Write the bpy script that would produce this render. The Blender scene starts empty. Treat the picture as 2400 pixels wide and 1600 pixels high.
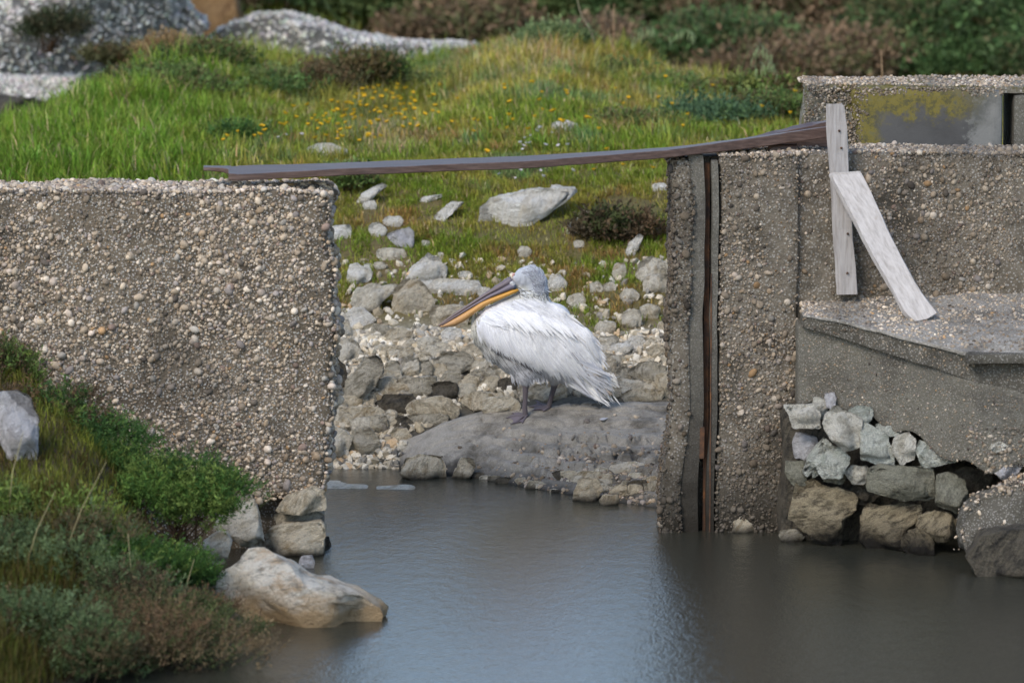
import bpy, bmesh, math, random
import numpy as np
from mathutils import Vector
from mathutils.bvhtree import BVHTree

# ------------------------------------------------------------------ camera, light
sc = bpy.context.scene
F = 11540.0                      # focal length in pixels of a 2400 px wide frame
H = 4.5                          # eye height above the water
PITCH = math.atan(1411.0 / F)
cam_d = bpy.data.cameras.new("camera"); cam = bpy.data.objects.new("camera", cam_d)
sc.collection.objects.link(cam); sc.camera = cam
cam.location = (0, 0, H); cam.rotation_euler = (math.pi/2 - PITCH, 0, 0)
cam_d.sensor_width = 36; cam_d.lens = F/2400*36; cam_d.clip_start = 0.5; cam_d.clip_end = 2000
cam_d.dof.use_dof = True; cam_d.dof.focus_distance = 29.2; cam_d.dof.aperture_fstop = 2.4

SUN_EL, SUN_AZ = math.radians(40), math.radians(212)      # azimuth clockwise from +Y (north)
w = bpy.data.worlds.new("World"); sc.world = w; w.use_nodes = True
nt = w.node_tree; bg = nt.nodes["Background"]
sky = nt.nodes.new("ShaderNodeTexSky"); sky.sky_type = 'NISHITA'; sky.sun_disc = False
sky.sun_elevation = SUN_EL; sky.sun_rotation = SUN_AZ
sky.air_density = 1.0; sky.dust_density = 0.6
hs = nt.nodes.new("ShaderNodeHueSaturation"); hs.inputs['Saturation'].default_value = 0.95
nt.links.new(sky.outputs[0], hs.inputs['Color']); nt.links.new(hs.outputs[0], bg.inputs[0])
bg.inputs[1].default_value = 0.15
sl = bpy.data.lights.new("sun", 'SUN'); sl.energy = 1.25; sl.angle = math.radians(22); sl.color = (1, .89, .74)
so = bpy.data.objects.new("sun", sl); sc.collection.objects.link(so)
sdir = Vector((math.sin(SUN_AZ)*math.cos(SUN_EL), math.cos(SUN_AZ)*math.cos(SUN_EL), math.sin(SUN_EL)))
so.rotation_euler = sdir.to_track_quat('Z', 'Y').to_euler(); so.location = (0, 0, 30)
sc.view_settings.view_transform = 'Standard'; sc.view_settings.look = 'None'
sc.view_settings.exposure = 0.82; sc.view_settings.gamma = 1.0

# ------------------------------------------------------------------ helpers
RNG = np.random.default_rng(7)
CP, SP = math.cos(PITCH), math.sin(PITCH)
def P(px, py, Y):
    """world point of source pixel (px,py) at forward distance Y"""
    a = (px-1200)/F; b = (py-800)/F
    dy = CP - b*SP; dz = -SP - b*CP
    t = Y/dy
    return np.array([a*t, Y, H + dz*t])
def W(px, py, z=0.0):
    b = (py-800)/F; dz = -SP - b*CP; dy = CP - b*SP
    t = (z-H)/dz
    return np.array([(px-1200)/F*t, dy*t, z])
def Zat(py, Y): return P(1200, py, Y)[2]

def h3(i, j, k, s):
    n = (i*73856093) ^ (j*19349663) ^ (k*83492791) ^ (s*2654435761 & 0x7fffffff)
    n = (n ^ (n >> 13)) * 1274126177 & 0x7fffffff
    n = (n ^ (n >> 16)) * 668265263 & 0x7fffffff
    return (n ^ (n >> 15) & 0x7fffffff) % 100003 / 100003.0
def vn(p, s=0):
    p = np.asarray(p, float); i = np.floor(p).astype(np.int64); f = p-i; f = f*f*(3-2*f)
    r = 0
    for a in (0, 1):
        for b in (0, 1):
            for c in (0, 1):
                wt = (f[..., 0] if a else 1-f[..., 0])*(f[..., 1] if b else 1-f[..., 1])*(f[..., 2] if c else 1-f[..., 2])
                r = r + wt*h3(i[..., 0]+a, i[..., 1]+b, i[..., 2]+c, s)
    return r*2-1
def fbm(p, s=0, o=3):
    p = np.asarray(p, float); r = 0; a = 1; t = 0
    for k in range(o):
        r = r + a*vn(p, s+k*11); t += a; a *= .5; p = p*2.03+5.1
    return r/t
def n2(x, y, sc_, s=0, o=3):
    x, y = np.broadcast_arrays(np.asarray(x, float), np.asarray(y, float))
    return fbm(np.stack([x*sc_, y*sc_, np.zeros_like(x)+.37], -1), s, o)
def ss(t): t = np.clip(t, 0, 1); return t*t*(3-2*t)

class MB:
    """collects geometry and links it as ONE mesh object"""
    def __init__(s): s.v = []; s.f3 = []; s.f4 = []; s.c = []; s.n = 0
    def add(s, v, f3=None, f4=None, c=None):
        v = np.asarray(v, float).reshape(-1, 3)
        if f3 is not None and len(f3): s.f3.append(np.asarray(f3, np.int64)+s.n)
        if f4 is not None and len(f4): s.f4.append(np.asarray(f4, np.int64)+s.n)
        if c is None: c = np.ones((len(v), 3))*.5
        c = np.asarray(c, float)
        if c.ndim == 1: c = np.tile(c, (len(v), 1))
        s.v.append(v); s.c.append(c); s.n += len(v)
    def mesh(s, name, origin=(0, 0, 0), smooth=True):
        v = np.concatenate(s.v) - np.asarray(origin, float); c = np.concatenate(s.c)
        f3 = np.concatenate(s.f3) if s.f3 else np.zeros((0, 3), np.int64)
        f4 = np.concatenate(s.f4) if s.f4 else np.zeros((0, 4), np.int64)
        m = bpy.data.meshes.new(name)
        m.vertices.add(len(v)); m.vertices.foreach_set("co", v.astype(np.float32).ravel())
        nl = f3.size + f4.size
        m.loops.add(nl); m.loops.foreach_set("vertex_index", np.concatenate([f3.ravel(), f4.ravel()]).astype(np.int32))
        npoly = len(f3)+len(f4); m.polygons.add(npoly)
        st = np.concatenate([np.arange(len(f3))*3, len(f3)*3+np.arange(len(f4))*4])
        m.polygons.foreach_set("loop_start", st.astype(np.int32))
        m.polygons.foreach_set("use_smooth", np.full(npoly, smooth))
        m.update(calc_edges=True); m.validate()
        at = m.color_attributes.new("Col", 'FLOAT_COLOR', 'POINT')
        at.data.foreach_set("color", np.concatenate([c, np.ones((len(c), 1))], 1).astype(np.float32).ravel())
        return m
    def build(s, name, mat, parent=None, origin=None, smooth=True):
        if origin is None: origin = parent['org'] if parent is not None and 'org' in parent else (0, 0, 0)
        o = bpy.data.objects.new(name, s.mesh(name, origin, smooth))
        o.data.materials.append(mat); sc.collection.objects.link(o)
        if parent is not None: o.parent = parent
        else: o.location = tuple(origin)
        return o
def tag(o, label=None, cat=None, group=None, kind=None):
    if label: o['label'] = label
    if cat: o['category'] = cat
    if group: o['group'] = group
    if kind: o['kind'] = kind
    return o
ORG = {}
def thing(name, label, cat, loc, group=None):
    o = bpy.data.objects.new(name, None); sc.collection.objects.link(o)
    o.location = tuple(float(a) for a in loc); o.empty_display_size = .1
    tag(o, label, cat, group); ORG[o.name] = tuple(float(a) for a in loc)
    return o
def part(mb, name, mat, root, smooth=True, sub=None):
    o = mb.build(name, mat, sub if sub is not None else root, origin=ORG[root.name], smooth=smooth)
    return o
def copy_tree(o, parent=None):
    c = o.copy(); sc.collection.objects.link(c); c.parent = parent
    for ch in list(o.children): copy_tree(ch, c)
    return c

def ico(sub):
    bm = bmesh.new(); bmesh.ops.create_icosphere(bm, subdivisions=sub, radius=1)
    v = np.array([q.co[:] for q in bm.verts]); f = np.array([[q.index for q in t.verts] for t in bm.faces]); bm.free()
    return v/np.linalg.norm(v, axis=1)[:, None], f
ICO = {k: ico(k) for k in (1, 2, 3, 4, 5)}

def rot_rand(n, rng):
    q = rng.normal(size=(n, 4)); q /= np.linalg.norm(q, axis=1)[:, None]; a, b, c, d = q.T
    return np.stack([np.stack([1-2*(c*c+d*d), 2*(b*c-a*d), 2*(b*d+a*c)], -1),
                     np.stack([2*(b*c+a*d), 1-2*(b*b+d*d), 2*(c*d-a*b)], -1),
                     np.stack([2*(b*d-a*c), 2*(c*d+a*b), 1-2*(b*b+c*c)], -1)], 1)
def scatter_blobs(mb, cen, rad, col, sub=1, flat=.65, angular=0.0, rng=RNG, norm=None):
    """many pebbles / chips: cen (N,3), rad (N,), col (N,3)"""
    v, f = ICO[sub]; n = len(cen)
    if n == 0: return
    R = rot_rand(n, rng)
    s = np.stack([rng.uniform(.85, 1.35, n), rng.uniform(.75, 1.0, n), rng.uniform(flat-.15, flat+.2, n)], -1)
    p = v[None]*np.ones((n, 1, 1))
    if angular:
        for _ in range(5):
            nn = rng.normal(size=(n, 3)); nn /= np.linalg.norm(nn, axis=1)[:, None]
            c = rng.uniform(.35, .8, n)
            d = np.einsum('nvk,nk->nv', p, nn)-c[:, None]
            p = p-np.maximum(d, 0)[..., None]*nn[:, None]
    p = p*s[:, None]*rad[:, None, None]
    p = np.einsum('nij,nvj->nvi', R, p)
    if norm is not None:      # flatten long axis against surface is skipped; keep random
        pass
    p = p+cen[:, None]
    ff = f[None]+(np.arange(n)*len(v))[:, None, None]
    mb.add(p.reshape(-1, 3), f3=ff.reshape(-1, 3), c=np.repeat(col, len(v), 0))
PAL_PEB = np.array([(.52, .46, .37), (.62, .57, .49), (.42, .36, .28), (.28, .24, .19), (.19, .17, .145), (.36, .29, .21),
                    (.31, .29, .28), (.46, .40, .32), (.10, .09, .08), (.40, .27, .15), (.36, .35, .32), (.54, .48, .42), (.27, .21, .18)])
WP = np.array([14, 10, 13, 12, 8, 10, 8, 8, 3, 1.2, 6, 8, 3.]); WP /= WP.sum()
def peb_cols(n, rng, k=1.0):
    c = PAL_PEB[rng.choice(len(PAL_PEB), n, p=WP)]
    return np.clip(c*rng.uniform(.6, 1.2, (n, 1))*k*np.array([1.0, .93, .87]), 0, .8)

# ------------------------------------------------------------------ materials
def mat(name):
    m = bpy.data.materials.new(name); m.use_nodes = True
    return m, m.node_tree, m.node_tree.nodes["Principled BSDF"]
def N(nt, t, **kw):
    n = nt.nodes.new(t)
    for k, v in kw.items():
        if k.startswith('i_'):
            key = k[2:]; key = int(key) if key.isdigit() else key.replace('_', ' ')
            n.inputs[key].default_value = v
        else: setattr(n, k, v)
    return n
def ramp(nt, fac, stops):
    r = nt.nodes.new('ShaderNodeValToRGB'); e = r.color_ramp.elements
    while len(e) < len(stops): e.new(.5)
    for k, (p, c) in enumerate(stops):
        e[k].position = p; e[k].color = (*c, 1) if len(c) == 3 else c
    nt.links.new(fac, r.inputs[0]); return r.outputs[0]
def noise(nt, vec, scale, detail=4, rough=.6):
    n = N(nt, 'ShaderNodeTexNoise'); n.inputs['Scale'].default_value = scale
    n.inputs['Detail'].default_value = detail; n.inputs['Roughness'].default_value = rough
    nt.links.new(vec, n.inputs['Vector']); return n.outputs['Fac']
def mix(nt, fac, a, b, mode='MIX'):
    m = nt.nodes.new('ShaderNodeMix'); m.data_type = 'RGBA'; m.blend_type = mode
    for sock, val in ((m.inputs[0], fac), (m.inputs[6], a), (m.inputs[7], b)):
        if isinstance(val, (int, float)): sock.default_value = val
        elif isinstance(val, tuple): sock.default_value = (*val, 1)
        else: nt.links.new(val, sock)
    return m.outputs[2]
def geo(nt): return nt.nodes.new('ShaderNodeNewGeometry').outputs['Position']
def bump(nt, b, h, strength=.5, dist=.01):
    n = nt.nodes.new('ShaderNodeBump'); n.inputs['Strength'].default_value = strength; n.inputs['Distance'].default_value = dist
    nt.links.new(h, n.inputs['Height']); nt.links.new(n.outputs[0], b.inputs['Normal']); return n
def zmask(nt, pos, lo, hi, wob=.06, sc_=8):
    """1 below height lo, 0 above hi (wet / algae band that stays on the stone)"""
    sx = nt.nodes.new('ShaderNodeSeparateXYZ'); nt.links.new(pos, sx.inputs[0])
    nz = noise(nt, pos, sc_, 4)
    ad = N(nt, 'ShaderNodeMath', operation='MULTIPLY_ADD'); nt.links.new(nz, ad.inputs[0]); ad.inputs[1].default_value = -wob*2
    nt.links.new(sx.outputs[2], ad.inputs[2])
    mr = N(nt, 'ShaderNodeMapRange'); nt.links.new(ad.outputs[0], mr.inputs[0])
    mr.inputs[1].default_value = lo-wob; mr.inputs[2].default_value = hi-wob; mr.inputs[3].default_value = 1; mr.inputs[4].default_value = 0
    return mr.outputs[0]

def m_attr(name, rough=.8, bscale=None, bstr=.4, spec=.3, vary=0.25, trans=0):
    m, nt, b = mat(name); a = N(nt, 'ShaderNodeAttribute', attribute_name='Col')
    pos = geo(nt); nz = noise(nt, pos, bscale or 60, 4)
    v = ramp(nt, nz, [(.25, (1-vary,)*3), (.75, (1+vary,)*3)])
    nt.links.new(mix(nt, 1.0, a.outputs['Color'], v, 'MULTIPLY'), b.inputs['Base Color'])
    b.inputs['Roughness'].default_value = rough; b.inputs['Specular IOR Level'].default_value = spec
    if bscale: bump(nt, b, nz, bstr, .004)
    if trans:
        t = N(nt, 'ShaderNodeBsdfTranslucent'); nt.links.new(a.outputs['Color'], t.inputs[0])
        ms = N(nt, 'ShaderNodeMixShader'); ms.inputs[0].default_value = trans
        nt.links.new(b.outputs[0], ms.inputs[1]); nt.links.new(t.outputs[0], ms.inputs[2])
        nt.links.new(ms.outputs[0], nt.nodes['Material Output'].inputs[0])
    return m
M_PEB = m_attr("pebble stone", .85, 70, .3, spec=.15)
M_GRAVEL = m_attr("gravel stone", .85, 90, .5)
M_SOIL = m_attr("bank soil", .95, 45, 1.0, .2, .4)
M_GRASS = m_attr("grass blades", .7, None, spec=.25, trans=.3)
M_LEAF = m_attr("shrub leaves", .7, None, spec=.2, trans=.2)
M_FEATH = m_attr("feathers", .75, 120, .2, .15, .10)
M_SKIN = m_attr("bird skin", .5, 150, .2, .4, .15)

def m_rock(name, c1, c2, c3, sc_=6, stain=(.10, .09, .07), stain_amt=.5, wet=None, rough=.9, bs=.8, fc=(.62, 1.15)):
    m, nt, b = mat(name); pos = geo(nt)
    mp = N(nt, 'ShaderNodeMapping'); mp.inputs['Scale'].default_value = (.7, .7, 2.0); oi = nt.nodes.new('ShaderNodeObjectInfo'); tcn = nt.nodes.new('ShaderNodeTexCoord'); vr = nt.nodes.new('ShaderNodeVectorRotate'); vr.rotation_type = 'AXIS_ANGLE'; vr.inputs['Axis'].default_value = (.35, .9, .2)
    am = N(nt, 'ShaderNodeMath', operation='MULTIPLY'); nt.links.new(oi.outputs['Random'], am.inputs[0]); am.inputs[1].default_value = 2.2 if name != 'white and ochre limestone' else .6
    nt.links.new(tcn.outputs['Object'], vr.inputs['Vector']); nt.links.new(am.outputs[0], vr.inputs['Angle'])
    of = N(nt, 'ShaderNodeVectorMath', operation='ADD'); nt.links.new(vr.outputs[0], of.inputs[0]); sc3 = N(nt, 'ShaderNodeMath', operation='MULTIPLY'); nt.links.new(oi.outputs['Random'], sc3.inputs[0]); sc3.inputs[1].default_value = 37.0
    nt.links.new(sc3.outputs[0], of.inputs[1]); nt.links.new(of.outputs[0], mp.inputs[0])
    base = ramp(nt, noise(nt, mp.outputs[0], sc_, 7, .7), [(.34, c1), (.5, c2), (.64, c3)])
    st = ramp(nt, noise(nt, mp.outputs[0], sc_*2.2, 9, .78), [(.50, (0, 0, 0)), (.60, (stain_amt,)*3)])
    col = mix(nt, st, base, stain)
    fine = noise(nt, pos, sc_*18, 4, .7)
    col = mix(nt, 1.0, col, ramp(nt, fine, [(.3, (fc[0],)*3), (.65, (fc[1],)*3)]), 'MULTIPLY')
    if wet:
        col = mix(nt, zmask(nt, pos, wet[0], wet[1], wet[2] if len(wet) > 2 else .06), col, wet[3] if len(wet) > 3 else (.035, .03, .022))
    nt.links.new(col, b.inputs['Base Color']); b.inputs['Roughness'].default_value = rough
    b.inputs['Specular IOR Level'].default_value = .3
    ad = N(nt, 'ShaderNodeMath', operation='MULTIPLY_ADD'); nt.links.new(noise(nt, pos, sc_*4, 8, .7), ad.inputs[0]); ad.inputs[1].default_value = 3
    nt.links.new(fine, ad.inputs[2]); bump(nt, b, ad.outputs[0], bs, .055)
    return m
RM = {
 'white': m_rock("white limestone", (.87, .82, .72), (.92, .89, .82), (.80, .73, .60), 5, (.46, .39, .28), .4, fc=(.86, 1.08)),
 'pale':  m_rock("pale limestone", (.82, .73, .56), (.90, .84, .71), (.64, .54, .38), 7, (.22, .18, .12), .5, fc=(.78, 1.1)),
 'tan':   m_rock("tan limestone", (.74, .62, .44), (.86, .77, .60), (.52, .41, .26), 8, (.16, .12, .07), .5, fc=(.72, 1.12), wet=(.0, .06, .03)),
 'grey':  m_rock("warm grey stone", (.52, .47, .37), (.68, .62, .50), (.34, .30, .22), 8, (.12, .10, .07), .5, fc=(.7, 1.12), wet=(.0, .07, .03)),
 'blue':  m_rock("grey lilac stone", (.60, .57, .57), (.72, .70, .71), (.48, .46, .46), 7, (.22, .2, .2), .45, fc=(.78, 1.1)),
 'dark':  m_rock("dark wet stone and painted shade", (.085, .075, .058), (.18, .155, .115), (.05, .045, .038), 7, (.03, .028, .025), .7, rough=.6),
 'green': m_rock("pale green limestone", (.62, .65, .57), (.76, .77, .69), (.48, .51, .44), 7, (.18, .18, .15), .45),
 'stackw': m_rock("cream limestone", (.76, .72, .61), (.86, .82, .72), (.58, .53, .43), 7, (.16, .14, .10), .5, fc=(.72, 1.12)),
 'stackt': m_rock("stained limestone block", (.34, .27, .17), (.52, .43, .28), (.18, .145, .09), 8, (.05, .04, .028), .8, wet=(.04, .18, .07, (.018, .015, .011))),
 'stackg': m_rock("olive grey limestone block", (.28, .27, .20), (.38, .365, .28), (.20, .19, .145), 8, (.09, .085, .06), .5),
 'big':   m_rock("white and ochre limestone", (.82, .73, .58), (.90, .85, .75), (.64, .46, .28), 4.5, (.20, .18, .15), .75, fc=(.85, 1.08), wet=(.06, .20, .10, (.46, .33, .19))),
 'conglo': m_rock("grey conglomerate", (.34, .33, .30), (.42, .405, .37), (.26, .25, .225), 14, (.46, .44, .41), .5, bs=1.0),
 'dirt':  m_rock("orange dirt", (.30, .17, .07), (.38, .23, .10), (.24, .13, .05), 3, (.16, .10, .05), .4),
}
def m_concrete(name, a, b_, c, wet=None, spec_c=(.5, .46, .40), speck=.5, vs=55, dark=(.05, .047, .042), dark_amt=.7, lich=None, rust=None):
    m, nt, b = mat(name); pos = geo(nt)
    base = ramp(nt, noise(nt, pos, 3.0, 6, .65), [(.3, a), (.5, b_), (.7, c)])
    vor = N(nt, 'ShaderNodeTexVoronoi'); vor.inputs['Scale'].default_value = vs; nt.links.new(pos, vor.inputs['Vector'])
    chip = ramp(nt, vor.outputs['Distance'], [(.25, (speck,)*3), (.42, (0, 0, 0))])
    hsv = N(nt, 'ShaderNodeHueSaturation'); hsv.inputs['Saturation'].default_value = .08; hsv.inputs['Value'].default_value = .65
    nt.links.new(vor.outputs['Color'], hsv.inputs['Color'])
    cc = mix(nt, .55, hsv.outputs[0], spec_c, 'MIX')
    col = mix(nt, chip, base, cc)
    dk = ramp(nt, noise(nt, pos, 2.2, 7, .7), [(.50, (0, 0, 0)), (.66, (dark_amt,)*3)])
    col = mix(nt, dk, col, dark)
    if lich:
        lm = ramp(nt, noise(nt, pos, lich[1], 7, .7), [(lich[2], (0, 0, 0)), (lich[2]+.07, (1, 1, 1))]); col = mix(nt, lm, col, lich[0])
    fine = noise(nt, pos, 130, 3)
    col = mix(nt, 1.0, col, ramp(nt, fine, [(.25, (.7,)*3), (.75, (1.2,)*3)]), 'MULTIPLY')
    if wet: col = mix(nt, zmask(nt, pos, *wet[:3]), col, wet[3] if len(wet) > 3 else (.02, .018, .015))
    nt.links.new(col, b.inputs['Base Color']); b.inputs['Roughness'].default_value = .85; b.inputs['Specular IOR Level'].default_value = .3
    ad = N(nt, 'ShaderNodeMath', operation='MULTIPLY_ADD'); nt.links.new(vor.outputs['Distance'], ad.inputs[0]); ad.inputs[1].default_value = -.5*speck
    nt.links.new(noise(nt, pos, 25, 6, .7), ad.inputs[2]); bump(nt, b, ad.outputs[0], .9, .012)
    return m
M_MATRIX = m_concrete("pebble concrete matrix", (.10, .078, .053), (.175, .142, .103), (.06, .046, .032), speck=.8, vs=70, dark=(.035, .03, .022), dark_amt=.8)
M_MATRIX_R = m_concrete("grey pebble concrete matrix", (.085, .069, .048), (.17, .145, .112), (.05, .04, .029), wet=(.02, .55, .18, (.022, .018, .012)), speck=.42, vs=60, dark=(.035, .03, .022), dark_amt=.85)
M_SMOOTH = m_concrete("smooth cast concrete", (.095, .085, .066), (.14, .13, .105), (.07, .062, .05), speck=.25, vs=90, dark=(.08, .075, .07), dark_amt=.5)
M_SMOOTH_W = m_concrete("damp cast concrete", (.085, .076, .062), (.14, .13, .108), (.055, .048, .038), wet=(.1, 1.2, .3, (.022, .018, .013)), speck=.2, vs=90, dark_amt=.7)
M_APRON = m_concrete("wet worn concrete", (.20, .185, .155), (.29, .27, .235), (.12, .108, .088), speck=.14, vs=75, dark=(.03, .026, .02), dark_amt=.9, wet=(.0, .08, .03))
M_LICHEN = m_concrete("lichen covered concrete", (.085, .08, .075), (.12, .115, .11), (.07, .068, .065), speck=.06, vs=60, dark=(.05, .05, .048), dark_amt=.5)
M_BLOCK = m_concrete("lichen speckled pebble concrete", (.12, .105, .075), (.20, .18, .14), (.07, .06, .04), speck=.7, vs=50, lich=((.13, .11, .03), 6, .50))
M_TOPC = m_concrete("worn pebbly slab top with painted light", (.20, .185, .155), (.30, .28, .25), (.12, .108, .088), speck=.55, vs=60, dark=(.06, .052, .04), dark_amt=.8)  # pebbly top kept lighter than the ledge front: overhead light put into the colour
M_LIPF = m_concrete("dark concrete with painted edge shade", (.065, .058, .044), (.105, .096, .078), (.04, .035, .026), speck=.35, vs=80, dark=(.025, .022, .017), dark_amt=.8)  # ledge front's shade put into the colour; also the dark rubble slab's own tone
# ------------------------------------------------------------------ ground
CC = np.array([-2500, 0, 150, 330, 560, 800, 1000, 1120, 1300, 1450, 1600, 1860, 2400, 5000.])
CY = np.array([320, 310, 262, 185, 140, 165, 165, 122, 98, 150, 205, 268, 262, 262.])      # crest in the picture
CD = np.array([37, 37, 37.5, 39, 41, 42, 42, 41.5, 41, 40.5, 39.5, 38, 38, 38.])                 # its distance
CZ = np.array([Zat(a, b) for a, b in zip(CY, CD)])
def hgt(x, Y):
    x, Y = np.broadcast_arrays(np.asarray(x, float), np.asarray(Y, float))
    Yc = np.maximum(Y, 16); col = np.clip(1200+x/Yc*F, -2500, 5000)
    dc = np.interp(col, CC, CD); zc = np.interp(col, CC, CZ)
    zb = np.interp(Y, [0, 29.3, 30.1, 30.8, 31.6, 32.5, 34.5], [-.6, -.5, -.12, .24, .64, .93, 1.46])
    t = (Y-34.5)/(dc-34.5)
    z = np.where(Y > 34.5, 1.46+(zc-1.46)*np.clip(t, 0, 1)**.8+n2(x, Y, .55, 13)*.10*ss((Y-34.5)/2), zb)
    z = z-(zc-1.0)*ss((Y-dc)/4.5)*(Y > dc)
    z = z+np.interp(Y, [48, 51, 58, 70, 120, 400], [0, .35, 2.4, 3.0, 3.6, 4])
    z = z+n2(x, Y, .9, 3)*.07*ss((Y-30.2)/1.5)+n2(x, Y, 3.5, 5)*.03*ss((Y-30)/1)+n2(x, Y, .25, 9)*.5*ss((Y-50)/5)
    edge = np.interp(Y, [20, 22.6, 23.5, 24.9, 25.6, 26.3, 27.2], [200, 330, 430, 560, 580, 470, 330])
    zf = np.clip(-.02+(Y-22)*.24, -.1, 1.15)
    wf = ss((edge-col)/420)*(Y < 28.6)
    zz = -.4+(zf+.4)*wf+n2(x, Y, 2.2, 8)*.05*wf
    return np.where(Y < 28.6, np.maximum(z, zz), z)
# apron slab the bird stands on
AC = np.array([872, 900, 960, 1040, 1140, 1250, 1400, 1560, 1700.])
AB = np.array([1076, 1045, 1012, 980, 953, 941, 937, 934, 932.])
AF = np.array([1080, 1090, 1103, 1112, 1122, 1145, 1168, 1192, 1210.])
AYF = np.array([W(1200, a)[1] for a in AF]); AYB = 30.62
AZB = np.array([Zat(a, AYB) for a in AB])
def apron(x, Y):
    col = 1200+x/np.maximum(Y, 10)*F
    yf = np.interp(col, AC, AYF); zb = np.maximum(np.interp(col, AC, AZB), .01)
    t = (Y-yf)/(AYB-yf)
    z = np.where(t > 0, zb*np.clip(t, 0, 1)**.8, t*1.2)
    z = z+n2(x, Y, 2.5, 21)*.022*ss(t*4)+n2(x, Y*1.6, 7, 24, 4)*.018*ss(t*6)+(n2(x, Y, 4, 22, 4)*.06+np.abs(n2(x, Y, 9, 23, 3))*.06-.015)*ss((col-1080)/250)*(1-ss((t-.5)/.4))*ss(t*5)
    # worn layers and cracks
    k_ = ss((col-1090)/120)*ss(t*6)*(1-ss((t-.62)/.25)); q_ = z+n2(x, Y, 1.6, 25)*.03; lay = np.floor(q_/.05)*.05+.05*ss((q_/.05-np.floor(q_/.05)-.72)/.28)-(q_-z)
    z = z+(lay-z)*.85*k_
    cr = n2(x*.7, Y*2.2, 3.2, 26, 3); z = z-.035*np.exp(-(cr/.035)**2)*ss(t*6)*(.35+.65*ss((col-1050)/200))*(np.hypot((col-1260)/110, (t-.75)/.3) > 1)
    return np.maximum(z, -.35)
def top_at(x, Y):
    h = hgt(x, Y); col = 1200+x/np.maximum(Y, 10)*F
    inside = (col > 872) & (col < 1700) & (Y < AYB) & (Y > 28)
    return np.where(inside, np.maximum(apron(x, Y), h), h)
def G(px, py, Y0=29.0, Y1=60.0, f=None):
    Ys = np.arange(Y0, Y1, .02); a = (px-1200)/F; b = (py-800)/F; t = Ys/(CP-b*SP)
    xs = a*t; zs = H+(-SP-b*CP)*t; h = (f or top_at)(xs, Ys); k = np.argmax(zs <= h)
    if not (zs <= h).any(): k = len(Ys)-1
    return np.array([xs[k], Ys[k], h[k]])

xs = np.concatenate([np.linspace(-300, -9, 24), np.arange(-8.9, 8.91, .065), np.linspace(9, 300, 24)])
ys = np.concatenate([np.linspace(-30, 20.5, 12), np.arange(21, 46, .065), np.arange(46, 62, .2), np.linspace(63, 500, 24)])
XX, YY = np.meshgrid(xs, ys); ZZ = hgt(XX, YY)
col = 1200+XX/np.maximum(YY, 16)*F
def lerp(a, b, t): return np.asarray(a)*(1-t[..., None])+np.asarray(b)*t[..., None]
nA = n2(XX, YY, 1.3, 31)*.5+.5; nB = n2(XX, YY, 5, 32)*.5+.5
grav = lerp((.33, .30, .24), (.20, .18, .14), nB)*np.where(YY < 31.4, .35, 1.0)[..., None]; mud = np.array([.055, .05, .04])  # near-shore ground darkened to paint the shade in gaps between the stones
soil = lerp((.10, .105, .035), (.15, .10, .05), nA)
c = lerp(mud, (1, 1, 1), ss((ZZ-.02)/.25))*0+lerp(mud, (0, 0, 0), ss((ZZ-.05)/.3))+grav*ss((ZZ-.05)/.3)[..., None]
gm = ss((YY-31.7+nA*.5)/.7)
c = c*(1-gm[..., None])+soil*gm[..., None]
hillc = lerp((.075, .05, .03), (.045, .06, .022), ss((nA-.35)*3))
hm = ss((YY-47)/3); c = c*(1-hm[..., None])+hillc*hm[..., None]
ff = (YY < 28)[..., None]; c = np.where(ff, lerp((.05, .045, .025), (.09, .06, .04), nA), c)
nx, ny = len(xs), len(ys)
idx = np.arange(nx*ny).reshape(ny, nx)
q = np.stack([idx[:-1, :-1], idx[:-1, 1:], idx[1:, 1:], idx[1:, :-1]], -1).reshape(-1, 4)
mb = MB(); mb.add(np.stack([XX, YY, ZZ], -1).reshape(-1, 3), f4=q, c=c.reshape(-1, 3))
tag(mb.build("ground", M_SOIL), kind='structure')

# ------------------------------------------------------------------ water
m, nt, b = mat("pond water"); pos = geo(nt)
b.inputs['Base Color'].default_value = (.037, .037, .028, 1); b.inputs['Roughness'].default_value = .08; b.inputs['IOR'].default_value = 1.33
mp = N(nt, 'ShaderNodeMapping'); mp.inputs['Scale'].default_value = (1.0, .45, 1); nt.links.new(pos, mp.inputs[0])
n1 = noise(nt, mp.outputs[0], 14, 3, .6); n2_ = noise(nt, mp.outputs[0], 70, 3, .6)
ad = N(nt, 'ShaderNodeMath', operation='MULTIPLY_ADD'); nt.links.new(n1, ad.inputs[0]); ad.inputs[1].default_value = 1.6; nt.links.new(n2_, ad.inputs[2])
bump(nt, b, ad.outputs[0], .62, .005)
mb = MB(); g = [(-300, -30), (300, -30), (300, 47), (-300, 47)]
mb.add([(x, y, 0) for x, y in g], f4=[(0, 1, 2, 3)]); tag(mb.build("water", m), kind='structure')

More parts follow.
